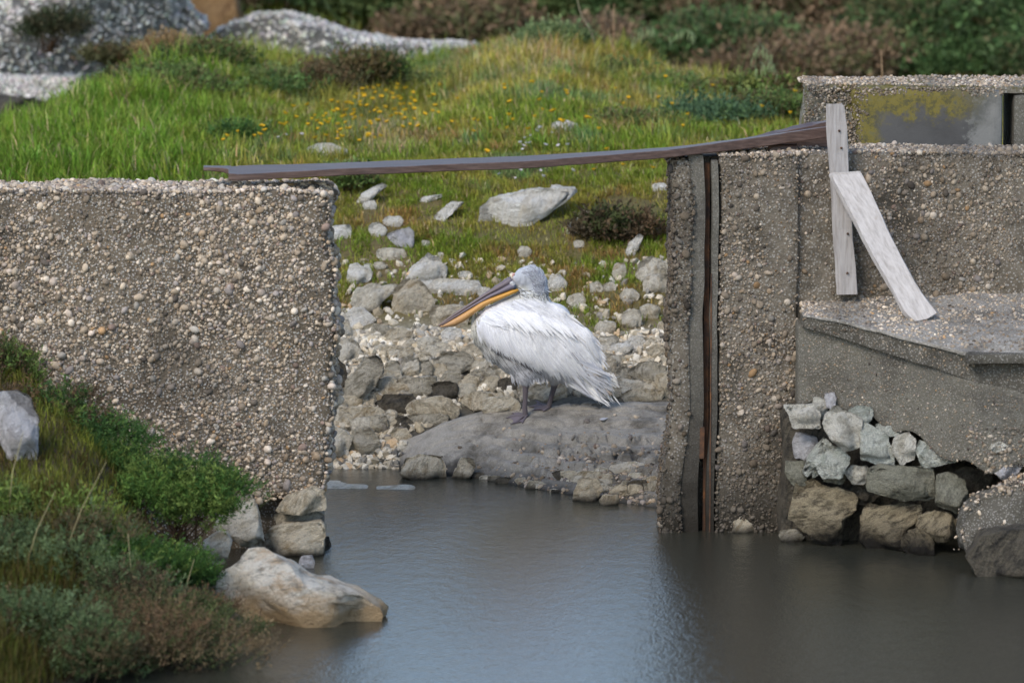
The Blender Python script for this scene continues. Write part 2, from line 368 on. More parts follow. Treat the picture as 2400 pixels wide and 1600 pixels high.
# ------------------------------------------------------------------ rough boxes (walls)
def vdisp(p, amp, sc_=2.2, s=50):
    p = np.asarray(p, float)
    return np.stack([fbm(p*sc_, s+i*7, 4) for i in range(3)], -1)*amp
def rough_box(mb, lo, hi, res=.035, amp=.02, rnd=.03, warp=None, s=50, c=(.3, .3, .3)):
    lo = np.array(lo, float); hi = np.array(hi, float); cen = (lo+hi)/2; hs_ = (hi-lo)/2
    n = np.maximum(np.ceil((hi-lo)/res).astype(int), 1)
    for ax in range(3):
        u, v = (ax+1) % 3, (ax+2) % 3
        uu, vv = np.meshgrid(np.linspace(lo[u], hi[u], n[u]+1), np.linspace(lo[v], hi[v], n[v]+1))
        for sd in (0, 1):
            p = np.zeros(uu.shape+(3,)); p[..., u] = uu; p[..., v] = vv; p[..., ax] = (lo, hi)[sd][ax]
            q_ = p-cen; k = hs_-rnd; inner = np.clip(q_, -k, k); d = q_-inner
            L = np.linalg.norm(d, axis=-1, keepdims=True); p = cen+inner+d/np.maximum(L, 1e-9)*np.minimum(L, rnd)
            p = p+vdisp(p, amp, s=s)
            if warp is not None: p = warp(p)
            a, b_ = uu.shape; ix = np.arange(a*b_).reshape(a, b_)
            f = np.stack([ix[:-1, :-1], ix[:-1, 1:], ix[1:, 1:], ix[1:, :-1]], -1).reshape(-1, 4)
            if sd == 0: f = f[:, ::-1]
            mb.add(p.reshape(-1, 3), f4=f, c=c)
def face_pebbles(mb, face, n, rmin, rmax, rng, amp=.02, s=50, warp=None, k=1.0, mask=None, sink=.15, power=2.2, sub=1):
    """face = (axis, sign, lo, hi): scatter pebbles on that face of a rough box"""
    ax, sg, lo, hi = face; lo = np.array(lo, float); hi = np.array(hi, float)
    p = rng.uniform(lo, hi, (n, 3)); p[:, ax] = hi[ax] if sg > 0 else lo[ax]
    if mask is not None: p = p[mask(p) > rng.uniform(0, 1, len(p))]
    r = rmin+(rmax-rmin)*rng.uniform(0, 1, len(p))**power
    p = p+vdisp(p, amp, s=s)
    if warp is not None: p = warp(p)
    nrm = np.zeros(3); nrm[ax] = -sg
    p = p+nrm*(r*sink)[:, None]
    cl = peb_cols(len(p), rng, k); st = ss(n2(p[:, 0], p[:, 2], 2.6, 180)*2.4-.25)*.6
    if ax == 1: st = np.maximum(st, ss((.62-p[:, 2])/.5)*.8*(p[:, 0] > 0))       # algae below the old water mark
    cl = cl*(1-st[:, None])+np.array([.06, .052, .042])*st[:, None]
    scatter_blobs(mb, p, r, cl, sub, .68, 0, rng)
def two_mat(mbs, name, mats, root, smooth=True):
    """joins several builders, each with its own material, into ONE mesh object"""
    al = MB(); cnt3 = []; cnt4 = []
    for m_ in mbs:
        al.v += m_.v; al.c += m_.c
        al.f3 += [f+al.n for f in m_.f3]; al.f4 += [f+al.n for f in m_.f4]
        cnt3.append(sum(len(f) for f in m_.f3)); cnt4.append(sum(len(f) for f in m_.f4)); al.n += m_.n
    o = al.build(name, mats[0], root, origin=ORG[root.name] if root is not None else None, smooth=smooth)
    for m_ in mats[1:]: o.data.materials.append(m_)
    mi = np.concatenate([np.repeat(np.arange(len(mats)), cnt3), np.repeat(np.arange(len(mats)), cnt4)])
    if len(mi) == len(o.data.polygons): o.data.polygons.foreach_set("material_index", mi.astype(np.int32))
    return o

# left wall
rng = np.random.default_rng(11)
LX1 = P(772, 800, 27.1)[0]; LX0 = -5.2; LYF, LYB = 27.12, 27.85; LZT = 2.02; LZ0 = P(700, 1185, 27.1)[2]
def warpL(p):
    p = p.copy(); e = np.clip((p[..., 0]-(LX1-.5))/.5, 0, 1); z = p[..., 2]
    p[..., 0] += e*(.025*np.sin((z-.4)*2.3)-.03*ss((.9-z)/.6)+.012*np.sin(z*17))
    lowx = np.clip((p[..., 0]-(LX1-.62))/.6, 0, 1)
    dz = np.where(z < .7, (lowx*.03-.02*np.sin(p[..., 0]*11))*(.7-z)/.4, 0); p[..., 2] += dz
    p[..., 2] -= ss((p[..., 0]-LX1+.06)/.08)*.05*np.clip(z-1.9, 0, .2)/.12*.5
    return p
wl = thing("concrete_wall", "left wall of pebble-studded concrete with one end of the plank lying on it", "wall", ((LX0+LX1)/2, 27.5, 0), "pebble concrete walls either side of the channel")
mbx = MB(); rough_box(mbx, (LX0, LYF, LZ0), (LX1, LYB, LZT), .04, .03, .05, warpL)
rough_box(mbx, (LX0, LYF+.12, -.5), (LX1-.05, LYB, LZ0+.1), .06, .03, .04)
pb = MB()
def mkL(p): return np.clip(.8+1.7*n2(p[:, 0], p[:, 2], 1.9, 77), .4, 1.3)
fr = (1, -1, (LX1-2.35, LYF, LZ0), (LX1, LYF, LZT))
face_pebbles(pb, fr, 1500, .012, .028, rng, .03, warp=warpL, mask=mkL, sub=2, sink=.0)
face_pebbles(pb, fr, 13000, .0075, .016, rng, .03, warp=warpL, mask=mkL, sink=.05)
face_pebbles(pb, fr, 7000, .004, .008, rng, .03, warp=warpL, mask=mkL, sink=.0)
sd = (0, 1, (LX1, LYF, LZ0), (LX1, LYB, LZT))
face_pebbles(pb, sd, 160, .018, .034, rng, .03, warp=warpL, sub=2, sink=-.1); face_pebbles(pb, sd, 1200, .008, .018, rng, .03, warp=warpL, sink=0)
tp = (2, 1, (LX1-2.35, LYF, LZT), (LX1, LYB, LZT))
face_pebbles(pb, tp, 420, .014, .028, rng, .03, warp=warpL, k=1.25, sub=2); face_pebbles(pb, tp, 3200, .007, .015, rng, .03, warp=warpL, k=1.25)
two_mat([mbx, pb], "wall_body", [M_MATRIX, M_PEB], wl)

# right wall: pier with gate groove, upper wall
RYF, RYB = 27.82, 28.4; RZT = Zat(362, RYF)
def X(px, Y=RYF): return (px-1200)/F*Y*1.0075      # mean stretch of the pitched picture plane
X = lambda px, Y=RYF, py=800: P(px, py, Y)[0]
wr = thing("concrete_wall", "right wall of pebble-studded concrete with a tall rusty gate slot at its end", "wall", (X(1900), 28.1, 0), "pebble concrete walls either side of the channel")
mbx = MB(); pb = MB(); rng = np.random.default_rng(12)
def warpR(p):
    p = p.copy(); e = np.clip((X(1720)-p[..., 0])/.3, 0, 1); z = p[..., 2]
    p[..., 0] -= e*(.012*np.sin(z*6)+.03*ss((.7-z)/.5)-.03*ss((1.7-z)/.4)*ss((z-1.2)/.3)); return p
def mkR(p): return np.clip(.7+2.2*n2(p[:, 0], p[:, 2], 2.3, 79), .2, 1.3)
xa, xb, xc, xd = X(1568), X(1618), X(1666), X(1872)
def block(x0, x1, y0, y1, z0, z1, nb, nm, nsm, faces, k=1.0, warp=warpR, zt_extra=1.6, mask=mkR):
    rough_box(mbx, (x0, y0, z0), (x1, y1, z1), .04, .022, .035, warp)
    A = {'f': (1, -1), 't': (2, 1), 'l': (0, -1), 'r': (0, 1)}
    for fc in faces:
        ax, sg = A[fc]; lo = [x0, y0, z0]; hi = [x1, y1, z1]; (hi if sg < 0 else lo)[ax] = (lo if sg < 0 else hi)[ax]
        ar = np.prod([max(h_-l_, 0) for i, (h_, l_) in enumerate(zip(hi, lo)) if i != ax])
        kk = k*(zt_extra if fc == 't' else 1)
        face_pebbles(pb, (ax, sg, lo, hi), int(nb*2.0*ar), .010, .027, rng, .022, warp=warp, mask=mask, k=kk, sub=2, sink=.1)
        face_pebbles(pb, (ax, sg, lo, hi), int(nm*2.0*ar), .007, .014, rng, .022, warp=warp, mask=mask, k=kk, sink=.05)
        face_pebbles(pb, (ax, sg, lo, hi), int(nsm*.8*ar), .004, .008, rng, .022, warp=warp, mask=mask, k=kk, sink=.25)
block(xa, xb, RYF, RYB, -.5, RZT-.02, 180, 900, 1800, 'ftl', .34)
block(xc+.04, xd, RYF+.01, RYB, -.5, RZT, 180, 1100, 3000, 'ft', .68)
block(xd-.05, X(3150), RYF+.06, RYB, -.5, RZT+.005, 110, 900, 3500, 'ft', .74)
rough_box(mbx, (xb-.03, RYF+.16, -.5), (xc+.1, RYB, RZT-.02), .05, .01, .02, warpR)
two_mat([mbx, pb], "wall_body", [M_MATRIX_R, M_PEB], wr)
mbx = MB(); rough_box(mbx, (xb-.015, RYF+.018, -.4), (X(1649), RYF+.2, RZT+.002), .05, .008, .012, warpR)
rough_box(mbx, (X(1664), RYF-.004, -.4), (X(1682), RYF+.2, RZT-.03), .05, .008, .012, warpR)
o = part(mbx, "gate_slot_lining", M_SMOOTH_W, wr)
m, nt, b = mat("rusty steel"); pos = geo(nt)
nt.links.new(ramp(nt, noise(nt, pos, 12, 6, .7), [(.35, (.03, .02, .016)), (.55, (.10, .045, .02)), (.72, (.22, .09, .03))]), b.inputs['Base Color'])
b.inputs['Roughness'].default_value = .85; M_RUST = m
mbx = MB(); rough_box(mbx, (X(1650), RYF+.075, -.4), (X(1663), RYF+.12, RZT-.05), .06, .004, .005)
rough_box(mbx, (X(1640, py=1000), RYF+.012, Zat(1075, RYF)), (X(1652, py=1000), RYF+.03, Zat(1000, RYF)), .02, .006, .006)
rough_box(mbx, (X(1664), RYF-.008, Zat(1300, RYF)), (X(1668), RYF+.0, Zat(640, RYF)), .04, .004, .004)
part(mbx, "steel_guide", M_RUST, wr)

# ledge with overhanging lip
rng = np.random.default_rng(13)
lg = thing("concrete_ledge", "sloping concrete ledge with a long diagonal crack jutting out under the right wall", "ledge", (X(2150), 27.4, .6))
lx0, lx1 = X(1885, 27.4), X(3100, 27.2)
def px_of(p): return 1200+p[..., 0]/p[..., 1]*F/1.0
LPX = np.array([1880, 1990, 2120, 2250, 2290, 2650.])
YFR = np.array([27.5, 27.38, 27.2, 27.02, 26.97, 26.9])
TOPF = np.array([Zat(a, y) for a, y in zip([740, 756, 788, 822, 828, 822], YFR)])
TOPB = np.array([Zat(a, 27.85) for a in [708, 700, 697, 694, 690, 688]])
LIPB = np.array([Zat(a, y) for a, y in zip([768, 800, 842, 884, 897, 990], YFR)])
BOT = np.array([Zat(a, y) for a, y in zip([955, 958, 1015, 1085, 1100, 1110], YFR)])
xk = np.array([P(a, 800, y)[0] for a, y in zip(LPX, YFR)])
def warp_lip(p):       # unit box x real, y 0..1 front->back, z 0..1
    x = p[..., 0]; t = np.clip(p[..., 1], -.2, 1.2); u = p[..., 2]
    yf = np.interp(x, xk, YFR); tf = np.interp(x, xk, TOPF); tb = np.interp(x, xk, TOPB); lb = np.interp(x, xk, LIPB)
    y = yf+(27.95-yf)*t; top = tf+(tb-tf)*np.clip(t, 0, 1)**.8
    q_ = np.stack([x, y, lb+(top-lb)*u], -1); return q_+vdisp(q_, .018, 5, 61)
def warp_low(p):
    x = p[..., 0]; t = p[..., 1]; u = p[..., 2]
    yf = np.interp(x, xk, YFR)+.05*(1-ss((x-xk[2])/(xk[4]-xk[2]))); lb = np.interp(x, xk, LIPB)+.015; bo = np.interp(x, xk, BOT)
    q_ = np.stack([x, yf+(27.95-yf)*t, bo+(lb-bo)*u+(1-u)*.03*np.sin(x*23)], -1); return q_+vdisp(q_, .012, 4, 62)
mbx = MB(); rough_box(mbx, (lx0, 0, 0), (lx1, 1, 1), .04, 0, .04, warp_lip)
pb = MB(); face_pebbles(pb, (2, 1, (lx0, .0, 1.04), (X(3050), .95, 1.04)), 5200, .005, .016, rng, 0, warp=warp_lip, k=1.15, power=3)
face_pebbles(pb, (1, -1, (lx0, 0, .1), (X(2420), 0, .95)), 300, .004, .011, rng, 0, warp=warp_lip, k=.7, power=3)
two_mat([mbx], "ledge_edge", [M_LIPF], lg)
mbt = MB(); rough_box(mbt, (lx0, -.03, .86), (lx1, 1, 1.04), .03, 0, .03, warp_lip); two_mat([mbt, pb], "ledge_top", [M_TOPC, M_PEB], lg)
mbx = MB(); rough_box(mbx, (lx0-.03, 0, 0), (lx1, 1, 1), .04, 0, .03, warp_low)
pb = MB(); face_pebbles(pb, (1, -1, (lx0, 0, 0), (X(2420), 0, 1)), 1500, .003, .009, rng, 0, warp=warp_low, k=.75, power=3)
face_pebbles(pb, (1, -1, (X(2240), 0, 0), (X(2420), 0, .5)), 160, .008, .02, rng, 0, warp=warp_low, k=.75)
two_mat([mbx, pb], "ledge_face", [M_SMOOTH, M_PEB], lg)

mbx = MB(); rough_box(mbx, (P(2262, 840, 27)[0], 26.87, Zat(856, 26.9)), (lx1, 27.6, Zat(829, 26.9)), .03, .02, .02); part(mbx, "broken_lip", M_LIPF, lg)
# apron slab
av = np.linspace(870, 1690, 330); bv = np.linspace(28.6, AYB+.12, 220)
A_, B_ = np.meshgrid(av, bv); Xa = (A_-1200)/F*B_; Za = apron(Xa, B_); Za = np.where(B_ > AYB-.04, Za-(B_-AYB+.04)*2.2, Za)
Za = np.where(A_ < 880, Za-.1, Za)
ix = np.arange(A_.size).reshape(A_.shape); q = np.stack([ix[:-1, :-1], ix[:-1, 1:], ix[1:, 1:], ix[1:, :-1]], -1).reshape(-1, 4)
ap = thing("concrete_apron", "worn grey concrete apron sloping into the water with the pelican standing on it", "slab", (.15, 29.9, 0))
mbx = MB(); mbx.add(np.stack([Xa, B_, Za], -1).reshape(-1, 3), f4=q)
low = np.stack([Xa, B_, np.full_like(Xa, -.36)], -1); mbx.add(low.reshape(-1, 3), f4=q[:, ::-1])
ring = np.concatenate([ix[0, :], ix[1:, -1], ix[-1, -2::-1], ix[-2:0:-1, 0]]); n0 = A_.size
rr = np.roll(ring, -1); mbx.f4.append(np.stack([ring+n0, rr+n0, rr, ring], -1))
rng = np.random.default_rng(14); pb = MB()
n = 6500; cx = rng.uniform(980, 1690, n); cy = rng.uniform(28.8, 30.4, n); x_ = (cx-1200)/F*cy
t = (cy-np.interp(cx, AC, AYF))/(AYB-np.interp(cx, AC, AYF))
keep = (t > .0) & (rng.uniform(0, 1, n) < np.clip((cx-1120)/300, .05, 1)*np.clip(1.1-t*1.5, .03, 1))
x_, cy = x_[keep], cy[keep]; r = .004+.022*rng.uniform(0, 1, len(x_))**3
scatter_blobs(pb, np.stack([x_, cy, apron(x_, cy)-r*.1], -1), r, peb_cols(len(x_), rng, .75), 1, .6, 0, rng)
two_mat([mbx, pb], "slab", [M_APRON, M_PEB], ap)

# block behind the right wall
rng = np.random.default_rng(15)
bk = thing("concrete_block", "grey concrete block stained with yellow lichen above the right wall", "block", (X(2150, 31), 31, 1.5))
b0 = P(1908, 200, 30.9); BZT = Zat(205, 30.5)
xL, xM, xR = X(1885, 30.5, 250), X(2012, 30.5, 250), X(2398, 30.5, 250)-.02
mbx = MB(); rough_box(mbx, (xL, 30.5, 1.0), (xM+.05, 31.25, BZT-.01), .05, .035, .06, lambda p: p+np.stack([(p[..., 2]-2.0)*.12*(p[..., 0] < xL+.1), (p[..., 0] < xM)*(.15*(xM-p[..., 0])), 0*p[..., 0]], -1))
rough_box(mbx, (xL+.02, 30.5, BZT-.04), (X(3200, 30.5), 31.3, BZT+.01), .05, .02, .02)
pb = MB()
face_pebbles(pb, (2, 1, (xL, 30.5, BZT+.01), (xR+.6, 31.3, BZT+.01)), 2600, .006, .018, rng, .025, k=1.1)
face_pebbles(pb, (1, -1, (xL, 30.5, 1.9), (xM, 30.5, BZT)), 900, .005, .014, rng, .03, k=.62)
two_mat([mbx, pb], "pebble_layer", [M_BLOCK, M_PEB], bk)
# smooth cast faces; lichen is a patch with a ragged lower rim given by the material
m, nt, b = mat("yellow lichen on cast concrete"); pos = geo(nt)
sx = N(nt, 'ShaderNodeSeparateXYZ'); nt.links.new(pos, sx.inputs[0])
base = ramp(nt, noise(nt, pos, 3, 5), [(.35, (.055, .052, .05)), (.6, (.085, .082, .078))])
xw = N(nt, 'ShaderNodeMath', operation='MULTIPLY_ADD'); nt.links.new(noise(nt, pos, 6, 7, .75), xw.inputs[0]); xw.inputs[1].default_value = .5
xw2 = N(nt, 'ShaderNodeMath', operation='ADD'); nt.links.new(sx.outputs[0], xw.inputs[2]); nt.links.new(xw.outputs[0], xw2.inputs[0]); xw2.inputs[1].default_value = -.25
xm = N(nt, 'ShaderNodeMapRange'); nt.links.new(xw2.outputs[0], xm.inputs[0]); xm.inputs[1].default_value = X(2270, 30.5, 250); xm.inputs[2].default_value = X(2285, 30.5, 250)
base = mix(nt, xm.outputs[0], base, ramp(nt, noise(nt, pos, 5, 7, .7), [(.35, (.10, .10, .09)), (.55, (.20, .195, .18))]))
nz = noise(nt, pos, 7, 8, .72)
zz = N(nt, 'ShaderNodeMath', operation='MULTIPLY_ADD'); nt.links.new(nz, zz.inputs[0]); zz.inputs[1].default_value = .62; nt.links.new(sx.outputs[2], zz.inputs[2])
lm = N(nt, 'ShaderNodeMapRange'); nt.links.new(zz.outputs[0], lm.inputs[0]); lm.inputs[1].default_value = BZT+.10; lm.inputs[2].default_value = BZT+.17
xe = N(nt, 'ShaderNodeMapRange'); nt.links.new(xw2.outputs[0], xe.inputs[0]); xe.inputs[1].default_value = X(2300, 30.5, 250); xe.inputs[2].default_value = X(2225, 30.5, 250)
xl = N(nt, 'ShaderNodeMapRange'); nt.links.new(xw2.outputs[0], xl.inputs[0]); xl.inputs[1].default_value = X(2085, 30.5, 250); xl.inputs[2].default_value = X(2045, 30.5, 250)
mx = N(nt, 'ShaderNodeMath', operation='MAXIMUM'); nt.links.new(lm.outputs[0], mx.inputs[0]); nt.links.new(xl.outputs[0], mx.inputs[1])
mu = N(nt, 'ShaderNodeMath', operation='MULTIPLY'); nt.links.new(mx.outputs[0], mu.inputs[0]); nt.links.new(xe.outputs[0], mu.inputs[1])
lc = ramp(nt, noise(nt, pos, 22, 7, .75), [(.32, (.05, .045, .03)), (.44, (.10, .088, .028)), (.54, (.17, .135, .022)), (.64, (.13, .12, .05)), (.75, (.06, .055, .045))])
colr = mix(nt, mu.outputs[0], base, lc)
nt.links.new(colr, b.inputs['Base Color']); b.inputs['Roughness'].default_value = .85; bump(nt, b, noise(nt, pos, 40, 6), .5, .006)
mbx = MB(); rough_box(mbx, (xM-.02, 30.43, 1.0), (X(2350, 30.5, 250), 31.2, BZT-.003), .03, .018, .03, lambda p: p+np.stack([(p[..., 0] < xM+.06)*n2(p[..., 2], p[..., 1], 9, 95)*.05, 0*p[..., 0], (p[..., 2] > BZT-.08)*n2(p[..., 0], p[..., 1], 8, 96)*.03], -1))
pb = MB(); face_pebbles(pb, (1, -1, (xM-.03, 30.435, 1.9), (xM+.06, 30.435, BZT)), 260, .004, .012, rng, .01, k=.55); face_pebbles(pb, (1, -1, (xM, 30.435, BZT-.05), (X(2350, 30.5, 250), 30.435, BZT)), 500, .004, .013, rng, .01, k=.8)
two_mat([mbx, pb], "cast_face", [m, M_PEB], bk)
b2 = thing("concrete_block", "pale cast concrete block past the dark gap at the right picture edge", "block", (X(2420, 30.5), 30.8, 1.5))
mbx = MB(); rough_box(mbx, (X(2376, 30.5, 250), 30.48, 1.0), (X(3190, 30.5, 250), 31.2, BZT-.045), .05, .01, .02)
part(mbx, "cast_face", M_SMOOTH, b2)

# ------------------------------------------------------------------ timber
m, nt, b = mat("wet brown timber"); pos = geo(nt)
mp = N(nt, 'ShaderNodeMapping'); mp.inputs['Scale'].default_value = (1.2, 14, 30); nt.links.new(pos, mp.inputs[0])
g = noise(nt, mp.outputs[0], 3, 6, .65)
colr = ramp(nt, g, [(.3, (.045, .024, .017)), (.5, (.085, .048, .036)), (.7, (.135, .085, .068))])
nt.links.new(colr, b.inputs['Base Color']); b.inputs['Roughness'].default_value = .5; b.inputs['Specular IOR Level'].default_value = .55
bump(nt, b, g, .35, .004); M_WOODB = m
def m_grey(name, k, axis, con=1.0, ang=0.0):
    m, nt, b = mat(name); tc = nt.nodes.new('ShaderNodeTexCoord')
    mp = N(nt, 'ShaderNodeMapping'); mp.inputs['Scale'].default_value = axis; vr = nt.nodes.new('ShaderNodeVectorRotate'); vr.rotation_type = 'Y_AXIS'; vr.inputs['Angle'].default_value = ang; nt.links.new(tc.outputs['Object'], vr.inputs['Vector']); nt.links.new(vr.outputs[0], mp.inputs[0])
    g = noise(nt, mp.outputs[0], 4, 7, .65)
    colr = ramp(nt, g, [(.28, (.26*k, .235*k, .215*k)), (.5, (.42*k, .39*k, .375*k)), (.7, (.52*k, .49*k, .475*k))])
    r = ramp(nt, noise(nt, tc.outputs['Object'], 9, 3), [(.66, (0, 0, 0)), (.78, (.8, .8, .8))])
    colr = mix(nt, con, (.41*k, .39*k, .38*k), colr); colr = mix(nt, r, colr, (.20*k, .12*k, .06*k))
    nt.links.new(colr, b.inputs['Base Color']); b.inputs['Roughness'].default_value = .8; bump(nt, b, g, .6, .005); return m
M_POST = m_grey("weathered grey timber", .82, (14, 14, 1.2)); M_BOARD = m_grey("pale lilac grey timber", 1.14, (14, 14, 1.0), .85, .513)
def loft(mb, secs, c=(.4, .4, .4), cap=True, sub=None):
    """secs: list of (k,3) rings"""
    secs = np.array(secs, float)
    if sub:      # resample along the length
        n = len(secs); t = np.linspace(0, n-1, sub); i = np.minimum(t.astype(int), n-2); f = (t-i)[:, None, None]
        secs = secs[i]*(1-f)+secs[i+1]*f
    n, k, _ = secs.shape; ix = np.arange(n*k).reshape(n, k); r_ = np.roll(ix, -1, 1)
    f = np.stack([ix[:-1], r_[:-1], r_[1:], ix[1:]], -1).reshape(-1, 4)
    f3 = []
    v = secs.reshape(-1, 3)
    if cap:
        v = np.concatenate([v, secs[0].mean(0)[None], secs[-1].mean(0)[None]])
        for a in range(k): f3 += [(ix[0, (a+1) % k], ix[0, a], n*k), (ix[-1, a], ix[-1, (a+1) % k], n*k+1)]
    mb.add(v, f3=f3, f4=f, c=c)
def beam(mb, pts, sub=40, amp=.003, s=1):
    """pts: list of 4-corner sections (far-top, near-top, near-bottom, far-bottom); corners chamfered, edges ragged"""
    out = []
    for sct in pts:
        sct = np.array(sct, float); r = []
        for i in range(4):
            a, b_, c_ = sct[i-1], sct[i], sct[(i+1) % 4]
            da = (a-b_)/np.linalg.norm(a-b_); dc_ = (c_-b_)/np.linalg.norm(c_-b_); ch = .004
            r += [b_+da*ch, b_+dc_*ch]
        out.append(r)
    m_ = MB(); loft(m_, out, sub=sub); v = m_.v[0]; m_.v[0] = v+vdisp(v, amp, 14, s); mb.v += m_.v; mb.c += m_.c
    mb.f3 += [f+mb.n for f in m_.f3]; mb.f4 += [f+mb.n for f in m_.f4]; mb.n += m_.n
# plank: sections at px stations; near edge distance ~27.3, far edge further back
def plank_sec(px, ytf, ytn, ybn, Yn, w_):
    # far-top, near-top, near-bottom, far-bottom
    ft = P(px, ytf, Yn+w_); ntp = P(px, ytn, Yn); nb = P(px, ybn, Yn); fb = ft+(nb-ntp)
    return [ft, ntp, nb, fb]
pl = MB()
beam(pl, [plank_sec(536, 390, 407, 423, 27.2, .36), plank_sec(560, 388, 409, 424, 27.2, .40), plank_sec(800, 381, 396, 412, 27.3, .36),
          plank_sec(1240, 365, 378, 395, 27.5, .30), plank_sec(1570, 345, 352, 370, 27.75, .24), plank_sec(1780, 319, 322, 345, 27.95, .2), plank_sec(1950, 294, 295, 321, 28.05, .16)], 60, .0035, 3)
beam(pl, [plank_sec(477, 388, 393, 401, 27.45, .14), plank_sec(520, 387, 393, 404, 27.42, .17), plank_sec(541, 388, 397, 410, 27.4, .2)], 8, .006, 4)
o = pl.build("wooden_plank", M_WOODB, origin=tuple(P(1200, 380, 27.5)), smooth=False)
tag(o, "long wet brown plank with a broken end bridging the gap between the two walls", "plank")
pl = MB(); beam(pl, [plank_sec(1600, 352, 353, 358, 28.12, .1), plank_sec(1750, 322, 326, 345, 28.2, .1), plank_sec(1860, 296, 304, 348, 28.25, .1), plank_sec(1950, 276, 284, 345, 28.3, .1)], 24, .012, 5)
o = pl.build("wooden_plank", M_WOODB, origin=tuple(P(1800, 340, 28.2)), smooth=False)
tag(o, "short rough dark plank lying behind the long plank beside the upright post", "plank")
pl = MB(); beam(pl, [plank_sec(1800, 338, 341, 360, 28.05, .14), plank_sec(1868, 336, 341, 360, 28.05, .14)], 6, .004, 6)
tag(pl.build("wood_block", M_WOODB, origin=tuple(P(1835, 350, 28.1))), "small dark wood block wedged under the plank on the right wall", "wood block")
# post
def post_sec(xl, xr, y, Yf, dp, lean=0):
    a = P(xl, y, Yf); b_ = P(xl+12, y, Yf-.035); c_ = P(xr, y, Yf-.03); d_ = P(xr+1, y, Yf+dp-.03)
    e = P(xl, y, Yf+dp-.02)
    return [a, b_, c_, d_, e]
pm = MB(); secs = []
for y, xl, xr in [(243, 1937, 1972), (249, 1936, 1978), (300, 1937, 1985), (420, 1945, 1989), (560, 1953, 1998), (640, 1958, 2006), (690, 1962, 2009)]:
    Yf = 27.78 if y < 600 else 27.78
    secs.append(post_sec(xl, xr, y, Yf, .09))
loft(pm, secs, sub=40); pm.v[-1] = pm.v[-1]+vdisp(pm.v[-1], .006, 9, 9)
o = pm.build("wooden_post", M_POST, origin=tuple(P(1985, 690, 27.75)), smooth=False)
tag(o, "weathered grey timber post standing upright against the right wall", "post")
pst = o
for px, py, Yn in [(1967, 307, 27.742), (1972, 347, 27.742), (1987, 548, 27.742), (1986, 640, 27.742)]:
    nm = MB(); c0 = P(px, py, Yn)
    for r_, dy_ in ((.007, 0), (.0045, -.006)):
        loft(nm, [[c0+np.array([math.cos(a)*rr, dd+dy_, math.sin(a)*rr]) for a in np.arange(8)*math.pi/4] for rr, dd in ((r_, .008), (r_, -.002), (r_*.3, -.004))])
    no = nm.build("nail", M_RUST, None, origin=tuple(pst.location)); no.parent = pst; no.location = (0, 0, 0)
bm_ = MB(); secs = []
for y, xl, xr, Yf in [(404, 1950, 2014, 27.66), (410, 1949, 2018, 27.66), (500, 1996, 2062, 27.6), (560, 2029, 2089, 27.56), (640, 2072, 2130, 27.5), (690, 2100, 2160, 27.47), (728, 2120, 2188, 27.445), (738, 2128, 2195, 27.44), (752, 2146, 2172, 27.43)]:
    a = P(xl-7, y+3, Yf+.03); b_ = P(xl, y, Yf); c_ = P(xr, y-4, Yf); d_ = P(xr+1, y-4, Yf+.035)
    secs.append([a, b_, (b_+c_)/2, c_, d_, (a+d_)/2])
loft(bm_, secs, sub=44); bm_.v[-1] = bm_.v[-1]+vdisp(bm_.v[-1], .008, 7, 10)
o = bm_.build("wooden_board", M_BOARD, origin=tuple(P(2165, 745, 27.45)), smooth=False)
tag(o, "pale lilac-grey board leaning diagonally from the post onto the ledge", "board")
